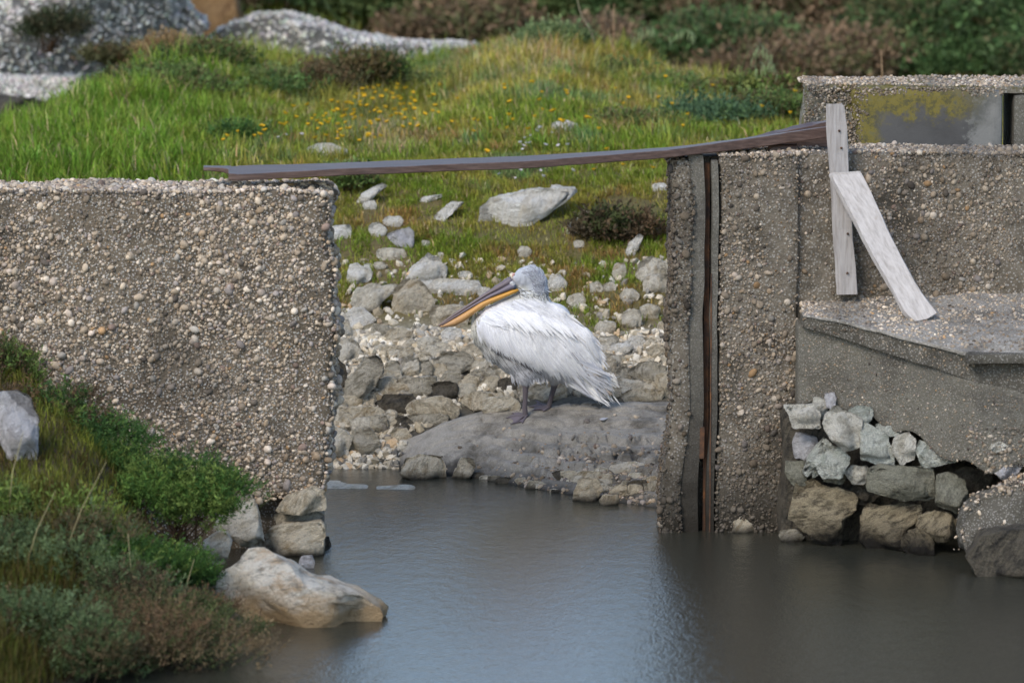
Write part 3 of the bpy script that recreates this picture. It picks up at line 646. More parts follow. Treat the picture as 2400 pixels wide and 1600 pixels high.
# ------------------------------------------------------------------ rocks
def rock(poly, Y, mt, label, name='limestone_rock', cat='rock', group=None, T=None, sink=0, seed=1, sub=4, nf=7, amp=.035, rot=None, fl=1.0):
    rng = np.random.default_rng(seed*7+5)
    if len(poly) == 4 and not hasattr(poly[0], '__len__'):
        x0, y0, x1, y1 = poly; n = rng.integers(6, 9); th = (np.arange(n)+rng.uniform(-.28, .28, n))*2*math.pi/n
        k = 1/np.maximum(np.abs(np.cos(th)), np.abs(np.sin(th)))**.75*rng.uniform(.86, 1.0, n)
        q_ = np.stack([np.cos(th)*k, np.sin(th)*k], -1); q_ = (q_-q_.min(0))/(q_.max(0)-q_.min(0))
        poly = np.stack([x0+q_[:, 0]*(x1-x0), y0+q_[:, 1]*(y1-y0)], -1)
    poly = np.array(poly, float); ymax, ymin = poly[:, 1].max(), poly[:, 1].min(); hpx = ymax-ymin
    poly[:, 1] += np.clip((poly[:, 1]-(ymax-.35*hpx))/(.35*hpx), 0, 1)*sink
    cx, cy = poly[:, 0].mean(), (poly[:, 1].min()+poly[:, 1].max())/2; cw = P(cx, cy, Y); s_ = Y/F/CP
    # outline radius
    n = len(poly); dense = []
    for i in range(n):
        a, b_ = poly[i], poly[(i+1) % n]
        dense.append(a+(b_-a)*np.linspace(0, 1, 30, endpoint=False)[:, None])
    dense = np.concatenate(dense); dx = (dense[:, 0]-cx)*s_; dz = -(dense[:, 1]-cy)*s_/CP
    th = np.arctan2(dz, dx); R = np.hypot(dx, dz); o_ = np.argsort(th); th, R = th[o_], R[o_]
    wd, ht = np.ptp(dx), np.ptp(dz)
    if T is None: T = .5*min(wd, ht*1.4)*fl
    v, f = ICO[sub]; sp = np.hypot(v[:, 0], v[:, 2]); tt = np.arctan2(v[:, 2], v[:, 0])
    Rv = np.interp(tt, np.concatenate([th-2*math.pi, th, th+2*math.pi]), np.tile(R, 3))
    k = sp**.5
    p = np.stack([Rv*np.cos(tt)*k, T*np.sign(v[:, 1])*np.abs(v[:, 1])**.7, Rv*np.sin(tt)*k], -1)
    for i in range(nf+5):
        nn = rng.normal(size=3); nn[1] = -abs(nn[1])*.8-.2
        if i % 3 == 0: nn[2] = abs(nn[2])+.5
        if i % 5 == 4: nn[1] = -nn[1]
        sg_ = -1 if nn[1] < 0 else 1; nn[1] = sg_*max(abs(nn[1]), .30*np.hypot(nn[0], nn[2])+.05); nn /= np.linalg.norm(nn); d = p@nn; c_ = d.max()*rng.uniform(.45, .82)
        yl_ = np.clip((c_-nn[0]*p[:, 0]-nn[2]*p[:, 2])/nn[1], -T, T)
        p[:, 1] = np.where(d > c_, np.where(sg_ < 0, np.minimum(np.maximum(p[:, 1], yl_), np.maximum(p[:, 1], -T*.12)), np.maximum(np.minimum(p[:, 1], yl_), 0)), p[:, 1])
    S_ = (wd+ht)/2
    p = p+vdisp(p/S_+seed*3.1, S_*amp*1.1, 2.2, seed)+vdisp(p/S_+seed, S_*amp*.8, 9, seed+3)
    rd = 1-np.abs(fbm(p/S_*5+seed, seed+9, 3))*2; p = p*(1+np.clip(rd-.45, 0, 1)*-.12*(amp/.035))[:, None]
    for ax_, ex in ((0, dx), (2, dz)):
        lo_, hi_ = p[:, ax_].min(), p[:, ax_].max(); p[:, ax_] = ex.min()+(p[:, ax_]-lo_)/(hi_-lo_)*np.ptp(ex)
    mb = MB(); mb.add(p+cw, f3=f, c=(.5, .5, .5)); base = cw+np.array([0, 0, p[:, 2].min()])
    o = mb.build(name, RM[mt], origin=tuple(base)); tag(o, label, cat, group); return o

BANK = [  # polygon or box, material, label
 ([(1127,524),(1133,488),(1161,470),(1190,466),(1240,456),(1329,450),(1336,459),(1297,491),(1258,513),(1204,534),(1151,531)],'white','largest white boulder half sunk in the grass above the pelican'),
 ((1290,435,1324,452),'white','small white stone poking up behind the largest white boulder'),
 ([(828,478),(850,455),(890,435),(903,440),(880,458),(845,480)],'white','long pale stone high on the grass bank below the plank by the left wall'),
 ((852,471,881,492),'white','small white stone just below the long pale stone near the left wall'),
 ([(979,475),(1000,462),(1034,458),(1034,464),(1000,474)],'white','thin flat white stone in grass left of the largest white boulder'),
 ([(1014,518),(1030,500),(1060,478),(1083,478),(1070,492),(1050,508),(1040,519)],'white','slanting white stone in grass just left of the largest white boulder'),
 ((866,525,905,556),'white','white stone lying against a smaller one above the lilac-grey rock'),
 ((900,509,944,533),'white','bright white stone topmost of the pair above the lilac-grey rock'),
 ([(912,555),(930,545),(958,538),(968,548),(967,575),(950,582)],'blue','lilac-grey angular rock in the grass'),
 ((886,584,950,612),'pale','rounded pinkish pale rock in grass below the lilac-grey rock'),
 ((772,530,822,562),'white','white rock in grass touching the left wall edge'),
 ((986,565,1007,580),'white','little white stone right of the lilac-grey rock'),
 ((1024,592,1039,605),'pale','little pinkish stone above the pointed white rock'),
 ([(811,668),(820,625),(840,622),(870,640),(868,655),(840,668)],'white','white rock near the left wall with grass at its foot'),
 ((853,619,872,634),'white','small white stone directly right of the rock near the left wall'),
 ((876,615,906,631),'pale','small pale stone between the white rock by the wall and the pointed rock'),
 ([(947,659),(965,634),(1004,600),(1026,609),(1044,631),(1042,650),(990,660)],'white','pointed bright white rock standing in the grass left of the pelican head'),
 ([(826,715),(835,685),(870,672),(925,672),(928,685),(900,700),(880,722),(850,738)],'pale','broad cream rock with a flat white top near the left wall'),
 ([(922,731),(929,684),(951,663),(983,666),(1004,684),(1015,706),(997,731),(951,738)],'tan','blocky tan boulder left of the pelican bill'),
 ([(983,663),(1047,656),(1122,663),(1118,684),(1061,688),(1004,677)],'white','long flat white rock behind the pelican bill'),
 ((1120,676,1153,700),'white','small white rock just behind the middle of the pelican bill'),
 ([(1011,734),(1022,722),(1083,720),(1097,727),(1090,759),(1061,766),(1026,766)],'tan','rounded tan block directly behind the tip of the pelican bill'),
 ((808,725,878,763),'white','white rock under the broad cream rock'),
 ((779,754,821,798),'pale','pale rock against the left wall where the grass ends'),
 ((1215,580,1245,603),'pale','pale stone in the grass above the pelican crown'),
 ((1330,524,1357,550),'white','lowest stone of the row right of the largest white boulder'),
 ((1350,510,1386,532),'white','middle stone of the row right of the largest white boulder'),
 ((1379,502,1406,517),'pale','top stone of the row beside the dark earth hollow'),
 ((1357,494,1384,511),'pale','flat stone just above the row right of the largest white boulder'),
 ([(1461,602),(1475,575),(1495,555),(1505,560),(1490,590),(1478,603)],'white','narrow white stone slanting up near the right wall'),
 ([(1494,648),(1505,622),(1526,608),(1560,622),(1570,650),(1530,665)],'pale','biggest cream rock against the right wall on the grass bank'),
 ((1510,648,1572,688),'pale','cream rock under the biggest one by the right wall'),
 ((1454,679,1497,708),'pale','flat cream stone in grass below the narrow slanting stone'),
 ((1382,664,1411,687),'pale','pale stone right of the pelican head, left of a pair'),
 ((1411,663,1443,683),'pale','pale stone right of the pelican head, right of a pair'),
 ((1459,728,1502,768),'pale','upright brownish stone where the right grass meets the gravel'),
 ((1395,756,1441,786),'pale','pale stone behind the pelican back on the gravel'),
 ([(1540,792),(1545,762),(1575,750),(1600,760),(1600,792)],'tan','smooth sandy rock touching the right wall on the gravel'),
 ((1282,648,1327,686),'white','white rock right behind the nape of the pelican'),
 ((1436,620,1466,656),'pale','pale stone in grass halfway between the pelican head and the right wall'),
 ((1075,637,1106,653),'white','small white stone above the long flat rock behind the bill'),
 ((715,340,808,376),'white','white and tan rock lying in the grass just behind the long plank'),
 ((1295,287,1350,318),'white','white rock among daisies up on the grassy mound'),
 ((1225,290,1252,302),'pale','tiny pale stone left of the white rock among daisies'),
 ((395,390,412,404),'white','tiny white stone in the grass right behind the left wall'),
 ((1345,565,1368,580),'pale','little stone in grass right below the row of stones'),
 ((1480,520,1508,540),'pale','small stone at the dark earth hollow by the right wall'),
 ([(770,842),(775,812),(800,800),(835,806),(842,830),(812,845)],'pale','flat cream rock on gravel next to the left wall, below the grass'),
 ([(905,800),(912,778),(940,770),(965,782),(958,803),(930,808)],'tan','small tan rock in the gravel under the blocky tan boulder'),
 ((980,792,1030,822),'pale','cream rock in the gravel just above the broad smooth grey stone'),
 ((1036,772,1080,806),'white','angular white rock in the gravel directly below the bill tip'),
 ((868,762,912,792),'grey','grey rock at the grass edge below the broad cream rock'),
 ((1330,690,1372,718),'pale','cream rock in the grass edge right above the pelican back'),
 ((1500,716,1545,748),'pale','cream rock by the right wall just above the sandy one'),
 ((1390,800,1432,828),'pale','cream rock on the gravel right of the pelican back feathers'),
 ((1460,790,1512,822),'white','broad white rock on the gravel near the right wall'),
 ((1520,812,1566,846),'tan','tan rock on the gravel touching the right wall'),
 ((1530,430,1562,447),'white','small white stone under the plank close to the right wall'),
]
ROCKS = []
for i, (pg, mt, lb) in enumerate(BANK):
    pa = np.array(pg, float); 
    if pa.ndim == 1: cx, yb, yt = (pa[0]+pa[2])/2, pa[3], pa[1]
    else: cx, yb, yt = pa[:, 0].mean(), pa[:, 1].max(), pa[:, 1].min()
    k_ = 1.14; mid = np.array([cx, yb]); pa = (pa if pa.ndim == 2 else pa.reshape(2, 2)); pa = mid+(pa-mid)*k_; pg = pa if len(pa) > 2 else tuple(pa.ravel()); yt = pa[:, 1].min()
    g = G(cx, yb-(yb-yt)*.15)
    ROCKS.append((cx, np.ptp(pa[:, 0])/2, g[1]))
    rock(pg, g[1]-.02, mt, lb, group='pale rocks scattered on the grass bank', seed=100+i, sink=(yb-yt)*.3, sub=4 if yb-yt > 45 else 3, fl=.8)

SHORE = [
 ([(762,930),(760,850),(790,838),(815,860),(815,890),(790,925)],'dark','dark upright slab squeezed against the left wall on the shore'),
 ([(797,928),(811,892),(858,835),(883,831),(901,853),(893,878),(861,917),(822,938)],'grey','large slanted grey slab leaning on the shore near the left wall'),
 ((902,844,939,893),'grey','narrow grey stone standing right of the large slanted slab'),
 ((940,833,984,890),'pale','pale upright blocky stone second right of the large slanted slab'),
 ((974,842,1016,886),'grey','brownish grey stone right of the pale upright one'),
 ([(1015,846),(1036,824),(1090,821),(1111,839),(1104,856),(1068,867),(1026,869)],'grey','broad smooth grey stone left of the pelican belly'),
 ((1097,838,1155,873),'pale','whitish lumpy stone tucked right of the broad smooth grey stone'),
 ((1126,857,1178,884),'grey','brownish stone half hidden by the pelican belly'),
 ((1031,869,1083,906),'grey','dull grey stone below the broad smooth one'),
 ((1066,878,1127,910),'tan','sandy stone below the broad smooth grey stone'),
 ((1126,880,1174,911),'tan','orange-tan stone just left of the pelican legs'),
 ((1166,883,1218,919),'dark','dark brown stone right behind the front leg of the pelican'),
 ((938,880,1027,924),'grey','wide dull stone in the middle of the shore rubble'),
 ((985,892,1077,938),'dark','black-spotted rough grey stone in the rubble centre'),
 ((883,922,977,966),'dark','dark brown slab lying flat below the wide dull stone'),
 ([(929,967),(969,939),(1036,926),(1079,949),(1079,967),(1051,976),(990,971)],'tan','largest tan rock just above the rim of the apron'),
 ((1078,915,1169,956),'tan','tan rock with a sharp ridge left of the pelican feet'),
 ((1124,928,1222,963),'pale','pale flat rock touching the apron behind the pelican feet'),
 ((788,950,905,989),'tan','long pitted tan rock close to the left wall'),
 ((856,970,912,1012),'grey','pyramid-shaped brown-grey stone right of the pitted tan rock'),
 ([(750,1066),(752,1010),(780,997),(815,1008),(828,1025),(820,1050),(795,1072)],'pale','sandy pale rock at the waterline next to the left wall'),
 ((820,1000,892,1060),'grey','rough grey stone at the waterline left of the apron'),
 ((916,1002,967,1036),'tan','small tan stone on the left slope of the apron rim'),
 ((910,974,970,1004),'dark','small black stone on the upper left rim of the apron'),
 ((953,968,1052,994),'grey','flat brown stone on the upper rim of the apron'),
 ([(936,1108),(944,1074),(983,1062),(1033,1065),(1047,1092),(1047,1117),(1004,1121),(961,1118)],'tan','cream rock at the water edge tucked under the apron front'),
 ([(1056,1116),(1083,1071),(1108,1071),(1115,1092),(1097,1123)],'tan','wedge of tan rock right of the cream rock at the water edge'),
 ([(1335,1175),(1354,1121),(1404,1117),(1415,1146),(1386,1175)],'tan','pale tan rock in front of the apron near the right wall'),
 ((1344,1102,1430,1126),'tan','flat tan rock set in the apron above the pale one'),
 ((1426,1080,1528,1104),'white','flat white stone on the lower apron near the right wall'),
 ((1238,895,1331,932),'tan','tan rock seen between the legs of the pelican'),
 ((1415,837,1446,871),'tan','small brown rock right of the pelican tail feathers on the gravel'),
 ((1442,858,1491,891),'grey','brownish stone right of the pelican tail'),
 ([(1472,868),(1500,848),(1540,845),(1565,862),(1555,888),(1500,894)],'grey','smooth dull grey rock right of the pelican near the wall'),
 ([(1433,893),(1448,881),(1500,890),(1530,908),(1500,918),(1450,912)],'pale','flat pale slab right behind the pelican tail tip'),
 ((1455,910,1560,937),'tan','low tan ledge of rock at the top of the apron by the right wall'),
 ((1534,868,1584,920),'tan','tan rock against the foot of the right wall above the apron'),
 ((1452,1124,1480,1148),'grey','round grey stone at the water edge near the right wall'),
 ((1450,1149,1478,1172),'tan','small tan stone on the waterline near the right wall'),
 ((1404,1158,1452,1184),'tan','low tan stone half in the water before the apron'),
 ((1508,1123,1562,1165),'grey','grey angular stone touching the right wall at the waterline'),
]
SBOX = []
for i, (pg, mt, lb) in enumerate(SHORE):
    pa = np.array(pg, float)
    if pa.ndim == 1: cx, yb, yt = (pa[0]+pa[2])/2, pa[3], pa[1]
    else: cx, yb, yt = pa[:, 0].mean(), pa[:, 1].max(), pa[:, 1].min()
    g = G(cx, yb-4)
    if g[2] < 0.0: g = W(cx, yb-4)
    Yc = g[1]-.03 if yb < 1000 or cx < 870 else min(g[1], W(cx, yb-3)[1])-.01
    SBOX.append((cx, (yb+yt)/2, (pa[2]-pa[0])/2 if pa.ndim == 1 else np.ptp(pa[:, 0])/2, (yb-yt)/2))
    rock(pg, Yc, mt, lb, group='loose rocks along the shore', seed=200+i, sink=16, sub=4 if yb-yt > 40 else 3, amp=.045, fl=.9)
# unremarkable in-between stones of the rubble
rng = np.random.default_rng(41); k = 0; USED = set(); NMC = {'pale': 'cream', 'tan': 'tan', 'grey': 'grey', 'dark': 'dark', 'white': 'white'}
ANCH = [(850, 885, 'the large slanted grey slab'), (920, 868, 'the narrow grey standing stone'), (962, 861, 'the pale upright blocky stone'), (1063, 848, 'the broad smooth grey stone'),
 (1126, 856, 'the whitish lumpy stone'), (1150, 895, 'the orange-tan stone'), (980, 902, 'the wide dull stone'), (1030, 915, 'the black-spotted rough stone'), (930, 944, 'the dark brown slab'),
 (1004, 958, 'the largest tan rock'), (1122, 936, 'the sharp-ridged tan rock'), (846, 970, 'the long pitted tan rock'), (1430, 854, 'the brown rock by the tail'), (1515, 868, 'the smooth dull grey rock'),
 (1480, 900, 'the flat pale slab'), (1466, 875, 'the brownish stone by the tail'), (1420, 770, 'the pale stone behind the pelican back'), (1570, 775, 'the sandy rock at the right wall'), (1050, 745, 'the block behind the bill tip'), (800, 775, 'the pale rock at the left wall')]
for t_ in range(4000):
    px = rng.uniform(770, 1570); py = rng.uniform(800, 1000)
    if px > 1060 and py > 925: continue
    if py > 935 and px > 960: continue
    w_ = rng.uniform(20, 36)+26*rng.uniform(0, 1)**2; h_ = w_*rng.uniform(.5, .85)
    if any(abs(px-a_) < c_*.8 and abs(py-b_) < d_*.75 for a_, b_, c_, d_ in SBOX): continue
    g = G(px, py+h_*.4)
    if g[2] < .03 or (np.hypot(px-1255, (py-840)) < 70): continue
    mt = ['pale', 'tan', 'pale', 'grey', 'pale', 'tan'][rng.integers(6)] if py > 850 else ['pale', 'white', 'pale', 'tan'][rng.integers(4)]
    lb = None; ds = sorted((math.hypot(px-a_, (py-b_)*1.3), a_, b_, nm) for a_, b_, nm in ANCH)
    for _, a_, b_, nm in ds[:10]:
        dx_, dy_ = px-a_, py-b_; dd = math.hypot(dx_, dy_)
        side = ('right of', 'below and right of', 'below', 'below and left of', 'left of', 'above and left of', 'above', 'above and right of')[int(round(math.atan2(dy_, dx_)/(math.pi/4))) % 8]
        cand = f"{'tiny' if w_ < 27 else 'small' if w_ < 37 else 'middling'} {NMC[mt]} stone {'just' if dd < 45 else 'some way'} {side} {nm}"
        if cand not in USED: lb = cand; USED.add(cand); break
    if lb is None: continue
    rock((px-w_/2, py-h_/2, px+w_/2, py+h_/2), g[1], mt, lb, name='shore_stone', group='small stones in the shore rubble', seed=900+k, sub=3, amp=.05, sink=5)
    k += 1
    if k >= 170: break

rng = np.random.default_rng(43)
LOWN = [('flat cream', 'pale'), ('dull grey', 'grey'), ('tan', 'tan'), ('pale angular', 'pale'), ('dark wet', 'dark'), ('broken tan', 'tan')]
SPOT = ['beside the cream rock at the water edge', 'right of the tan wedge at the water edge', 'in front of the apron centre', 'left of the pale tan rock', 'just above the waterline before the right wall', 'set in the lower apron', 'below the flat white stone', 'beside the round grey stone', 'on the apron foot by the right wall']
U2 = set(); k = 0
for t_ in range(400):
    px = rng.uniform(1120, 1560); yl = np.interp(px, AC, AF); py = yl-rng.uniform(-2, 70)*np.clip((px-1150)/250, .1, 1); w_ = rng.uniform(18, 56); h_ = w_*rng.uniform(.3, .6)
    q_, mt = LOWN[rng.integers(6)]; si = int(np.clip((px-1120)/440*9, 0, 8)); lb = q_+' stone '+SPOT[si]
    if lb in U2: continue
    U2.add(lb); g = G(px, min(py+h_*.3, yl-3)); rock((px-w_/2, py-h_/2, px+w_/2, py+h_/2), g[1]-.02, mt, lb, name='shore_stone', group='broken stones along the apron foot', seed=1300+k, sub=3, amp=.05, sink=8); k += 1
    if k >= 34: break
STACK = [
 ([(1836,949),(1905,944),(1925,965),(1925,1002),(1859,1000),(1851,973)],27.38,'stackw','cream block at the upper left corner of the stone packing'),
 ((1903,930,1940,980),27.45,'stackw','small pointed stone behind the upper left block of the packing'),
 ([(1927,998),(1938,961),(1963,949),(2000,965),(2025,986),(2012,1052),(1979,1056),(1950,1036)],27.26,'stackw','big rounded pinkish boulder near the top of the stone packing'),
 ((1932,918,1960,954),27.45,'blue','small bluish chip above the big rounded boulder'),
 ((1988,950,2048,988),27.35,'green','thin blue-green flake right above the big rounded boulder'),
 ((2050,988,2122,1019),27.34,'green','flat pale green stone wedged under the ledge face'),
 ([(2012,1007),(2029,990),(2079,1015),(2099,1085),(2075,1092),(2017,1073)],27.27,'green','large pale green stone right of the big rounded boulder'),
 ([(2087,1055),(2095,1025),(2130,1011),(2148,1030),(2145,1075),(2110,1088)],27.24,'stackw','cream stone between two pale green ones in the packing'),
 ([(2146,1060),(2155,1030),(2200,1045),(2248,1040),(2245,1080),(2200,1090),(2165,1095)],27.2,'green','wide grey-green stone at the right end of the upper packing'),
 ((1857,1012,1919,1076),27.5,'blue','pale blue broken stone in the dark hollow of the packing'),
 ([(1880,1106),(1905,1052),(1930,1023),(1954,1048),(1913,1073),(1905,1118)],27.36,'green','slanted greenish stone leaning under the big rounded boulder'),
 ((1908,1044,1995,1120),27.3,'green','lumpy grey-green stone below the big rounded boulder'),
 ((1838,1078,1894,1134),27.42,'stackg','grey stone at the left of the packing above the largest tan block'),
 ((1976,1088,2036,1134),27.34,'stackw','pinkish cream stone left of the long block'),
 ((1925,1098,1985,1130),27.4,'stackg','dull stone filling the gap above the largest tan block'),
 ([(2029,1148),(2033,1085),(2187,1094),(2195,1172),(2120,1172)],27.2,'stackg','long olive-grey block lying level in the packing'),
 ([(2191,1185),(2195,1114),(2220,1104),(2265,1127),(2269,1189),(2240,1203)],27.12,'stackg','upright olive-grey block at the right of the packing'),
 ([(1845,1215),(1867,1123),(1888,1119),(2012,1160),(2010,1189),(1980,1218),(1971,1272),(1938,1268)],27.36,'stackt','largest tan block tilting in the lowest course by the pier'),
 ([(2014,1262),(2014,1177),(2153,1177),(2162,1210),(2120,1222),(2112,1290),(2037,1282)],27.26,'stackt','second tan block of the lowest course with a black wet foot'),
 ((1985,1130,2060,1180),27.45,'dark','dark stone in the joint between the long block and the tan ones'),
 ((2147,1195,2244,1254),27.14,'stackt','light tan block under the upright one'),
 ((2110,1238,2190,1298),27.1,'stackt','small tan stone at the waterline in front of the lowest course'),
 ((1824,1238,1888,1272),27.5,'grey','little brown stone at the waterline beside the pier'),
 ([(2302,1060),(2323,1036),(2390,1017),(2402,1044),(2344,1052)],27.0,'stackw','white jagged stone near the right picture edge under the ledge'),
 ((2317,1058,2398,1120),27.0,'blue','bluish white stone near the right picture edge under the jagged one'),
 ((2190,1090,2330,1150),27.3,'dark','dark flat rock in the hollow right of the packing'),
]
for i, (pg, Y, mt, lb) in enumerate(STACK):
    rock(pg, Y, mt, lb, name='packing_stone', cat='stone', group='stones packed under the ledge', seed=400+i, sub=4, T=.12 if mt != 'stackt' else .17, sink=14 if mt in ('stackt', 'grey') else 3, amp=.04)
# dark backing behind the packing, coloured for the cavity's shade: part of the ledge
mbx = MB(); rough_box(mbx, (X(1830), 27.55, -.4), (X(3100), 27.9, .75), .06, .05, .05); part(mbx, "cavity_shade_backing", RM['dark'], lg)
rock([(1706,1250),(1712,1225),(1740,1205),(1760,1215),(1775,1245),(1770,1262)], 27.84, 'tan', 'orange-tan stone embedded at the foot of the pier', name='packing_stone', cat='stone', seed=460, T=.07)
rock([(2240,1272),(2243,1205),(2286,1172),(2345,1150),(2420,1112),(2560,1050),(2560,1260),(2420,1270),(2327,1282)], 26.85, 'conglo', 'dark pebbly slab slanting down into the water at the right edge', name='concrete_rubble', cat='rubble', seed=461, T=.32, sink=20)
bpy.data.objects['concrete_rubble'].data.materials[0] = M_LIPF
rock([(2261,1305),(2298,1251),(2348,1239),(2430,1235),(2560,1230),(2560,1350),(2430,1355),(2286,1336)], 26.35, 'dark', 'wet black boulder in front of the slanting slab at the right edge', name='boulder', cat='boulder', seed=462, T=.3, sink=25)
cr_ = bpy.data.objects['concrete_rubble']; vv = np.array([v_.co[:] for v_ in cr_.data.vertices]); nn_ = np.array([v_.normal[:] for v_ in cr_.data.vertices]); rg = np.random.default_rng(5)
jj = np.where((nn_[:, 2] > .15) & (nn_[:, 1] < .6) & (vv[:, 0]+cr_.location.x < X(2440, 26.8)))[0]; jj = rg.choice(jj, 420); pbl = MB(); scatter_blobs(pbl, vv[jj]+rg.normal(size=(420, 3))*.01, .005+.013*rg.uniform(0, 1, 420)**2, peb_cols(420, rg, .95), 1, .6, 0, rg)
pbl.build('embedded_pebbles', M_PEB, cr_, origin=(0, 0, 0))
# dull lichened top of the boulder comes from its own material
LEFTR = [
 ([(645,1187),(673,1161),(735,1137),(763,1149),(766,1187),(706,1193),(654,1192)],27.08,'tan','upper wedge-shaped tan stone set under the left wall corner',.2),
 ([(619,1244),(659,1224),(756,1217),(766,1231),(760,1300),(692,1315),(628,1286)],27.05,'tan','lower tan masonry block at the waterline under the left wall corner',.22),
 ([(531,1162),(597,1157),(625,1269),(607,1285),(561,1262),(500,1235)],26.9,'pale','tall pinkish-grey stone leaning at the wall foot beside the bushes',.2),
 ((475,1243,545,1312),26.5,'pale','pale rock half hidden behind the low green bush',.15),
 ((756,1255,780,1312),27.35,'dark','narrow black wet stone at the left wall corner in the water',.1),
 ((640,1188,762,1222),27.25,'grey','crumbling reddish masonry between the two tan stones under the wall',.2),
 ([(-40,930),(0,915),(45,913),(75,935),(92,970),(90,1040),(50,1050),(-10,1000)],25.35,'blue','lilac-grey weathered rock at the left picture edge above the bushes',.18),
 ((8,1053,58,1097),25.8,'pale','small pale rock in grass below the lilac-grey one',.08),
 ((398,1556,505,1600),23.75,'grey','low muddy stone at the water edge under the brown bush',.1),
 ((712-12,1300,738,1334),26.6,'blue','small round grey stone behind the big white rock',.06),
 ((112,1192,190,1242),24.8,'grey','brownish stone showing between the bushes, upper one',.1),
 ((198,1246,280,1304),24.7,'grey','dark stone showing between the bushes, lower one',.1),
]
for i, (pg, Y, mt, lb, T) in enumerate(LEFTR):
    rock(pg, Y, mt, lb, group=None, seed=500+i, T=T, sink=75 if Y == 25.35 else 12)
rock([(503,1371),(510,1351),(545,1318),(582,1282),(617,1278),(650,1293),(684,1312),(722,1345),(765,1361),(800,1370),(837,1384),(880,1408),(911,1430),(906,1450),(888,1466),(816,1484),(740,1492),(663,1484),(587,1452),(540,1420),(512,1402)], 25.0, 'big',
     'big white and ochre rock lying in the water in front of the left wall', seed=531, T=.34, sink=14, sub=5, nf=6, amp=.03)
# pale slabs just breaking the water behind the left wall
for i, (x0, y0, x1, y1, lb) in enumerate([(745, 1124, 864, 1146, 'pale flat slab just under the water by the left wall, left one'), (862, 1137, 968, 1148, 'thin pale slab just under the water, right of the wider one')]):
    a, c_ = W(x0, y0), W(x1, y1); mb = MB(); rough_box(mb, (a[0], c_[1], -.08), (c_[0], a[1], .012), .02, .045, .05)
    o = mb.build("submerged_slab", RM['pale'], origin=(a[0], a[1], -.05)); tag(o, lb, 'slab')

# gravel (nobody could count it)
rng = np.random.default_rng(51); pb = MB()
n = 26000; cx = rng.uniform(700, 1720, n); Yg = 30.3+2.6*rng.uniform(0, 1, n)**1.15; x_ = (cx-1200)/F*Yg
d = np.where(Yg < 31.75, 1.0, .10)*(.35+.9*(n2(x_, Yg, 2.5, 71)*.5+.5)); d = d*np.where(Yg < 31.15, .75, .9); keep = rng.uniform(0, 1, n) < d
x_, Yg = x_[keep], Yg[keep]; h = top_at(x_, Yg); keep = hgt(x_, Yg) > apron(x_, Yg)-.01; x_, Yg, h = x_[keep], Yg[keep], h[keep]
r = .009+.042*rng.uniform(0, 1, len(x_))**2.2
pal = np.array([(.55, .50, .42), (.62, .59, .53), (.46, .42, .35), (.38, .33, .25), (.30, .29, .27), (.50, .38, .26), (.66, .64, .60), (.20, .19, .18)])
cc = pal[rng.choice(8, len(x_), p=[.24, .2, .18, .12, .08, .06, .08, .04])]*rng.uniform(.55, 1.05, (len(x_), 1))
dk = np.clip((31.35-Yg)/.45, 0, 1)[:, None]; cc = cc*(1-dk*.2)*np.array([1.3, 1.24, 1.12])
scatter_blobs(pb, np.stack([x_, Yg, h+r*.15], -1), r, cc, 1, .55, .9, rng)
tag(pb.build("gravel", M_GRAVEL, smooth=False), kind='stuff')
# pebbles spilling on the foreground bank and rain beads: none

# distant pebble banks
def far_rock(poly, Y, mt, lb, T, seed, **k):
    o = rock(poly, Y, mt, lb, name='conglomerate_outcrop', cat='outcrop', seed=seed, T=T, sub=5, nf=1, amp=.02, **k)  # also builds the dark mass standing in for the hollow's shade
    if mt == 'dark': return o
    v = np.empty(len(o.data.vertices)*3); o.data.vertices.foreach_get('co', v); v = v.reshape(-1, 3); tf = np.array([p_.vertices[:] for p_ in o.data.polygons]); A_, B_, C_ = v[tf[:, 0]], v[tf[:, 1]], v[tf[:, 2]]; cr = np.cross(B_-A_, C_-A_); ar = np.linalg.norm(cr, axis=1)*((A_[:, 0]+o.location.x > -5.2) & ((cr[:, 1] < 0) | (cr[:, 2] > 0)))
    rg = np.random.default_rng(seed); n = 9000 if seed != 601 else 16000; k_ = rg.choice(len(tf), n, p=ar/ar.sum()); w3 = rg.dirichlet((1, 1, 1), n); q_ = A_[k_]*w3[:, :1]+B_[k_]*w3[:, 1:2]+C_[k_]*w3[:, 2:]; r = .012+.03*rg.uniform(0, 1, n)**2.5
    cl = np.array([.50, .475, .43])*rg.uniform(.45, 1.45, (n, 1))+rg.normal(size=(n, 3))*.02; pbl = MB(); scatter_blobs(pbl, q_, r, np.clip(cl, .05, .7), 1, .5, .5, rg)
    c_ = pbl.build('pebble_crust', M_GRAVEL, o, origin=(0, 0, 0)); return o
far_rock([(-500,-200),(380,-200),(425,0),(448,45),(482,72),(420,100),(370,190),(250,330),(-100,400),(-500,400)], 45.5, 'conglo', 'pale grey pebbly outcrop with a dark bush at the upper left corner', 1.6, 601)
far_rock([(470,105),(560,55),(610,38),(665,32),(720,42),(765,50),(830,75),(960,92),(1120,112),(1220,150),(1200,330),(600,330),(430,250)], 46.2, 'conglo', 'long low mound of grey pebbles beyond the grassy crest', 1.1, 602)
far_rock([(-400,182),(100,186),(178,180),(190,200),(150,228),(60,236),(-400,236)], 43.6, 'conglo', 'thin pebbly slab jutting over the dark hollow at the left edge', .5, 603)
far_rock([(-400,214),(60,218),(128,214),(150,240),(90,300),(-400,400)], 43.4, 'dark', 'dark mass standing in for the shade of the hollow below the thin slab', .4, 604)  # dark solid fills the pit, its shade put into the colour
rock([(400,-80),(540,-80),(565,40),(545,80),(520,200),(440,200)], 49.0, 'dirt', 'bank of bare orange dirt between the grey outcrop and the bushes', name='dirt_bank', cat='dirt bank', seed=605, T=.8, sub=4)
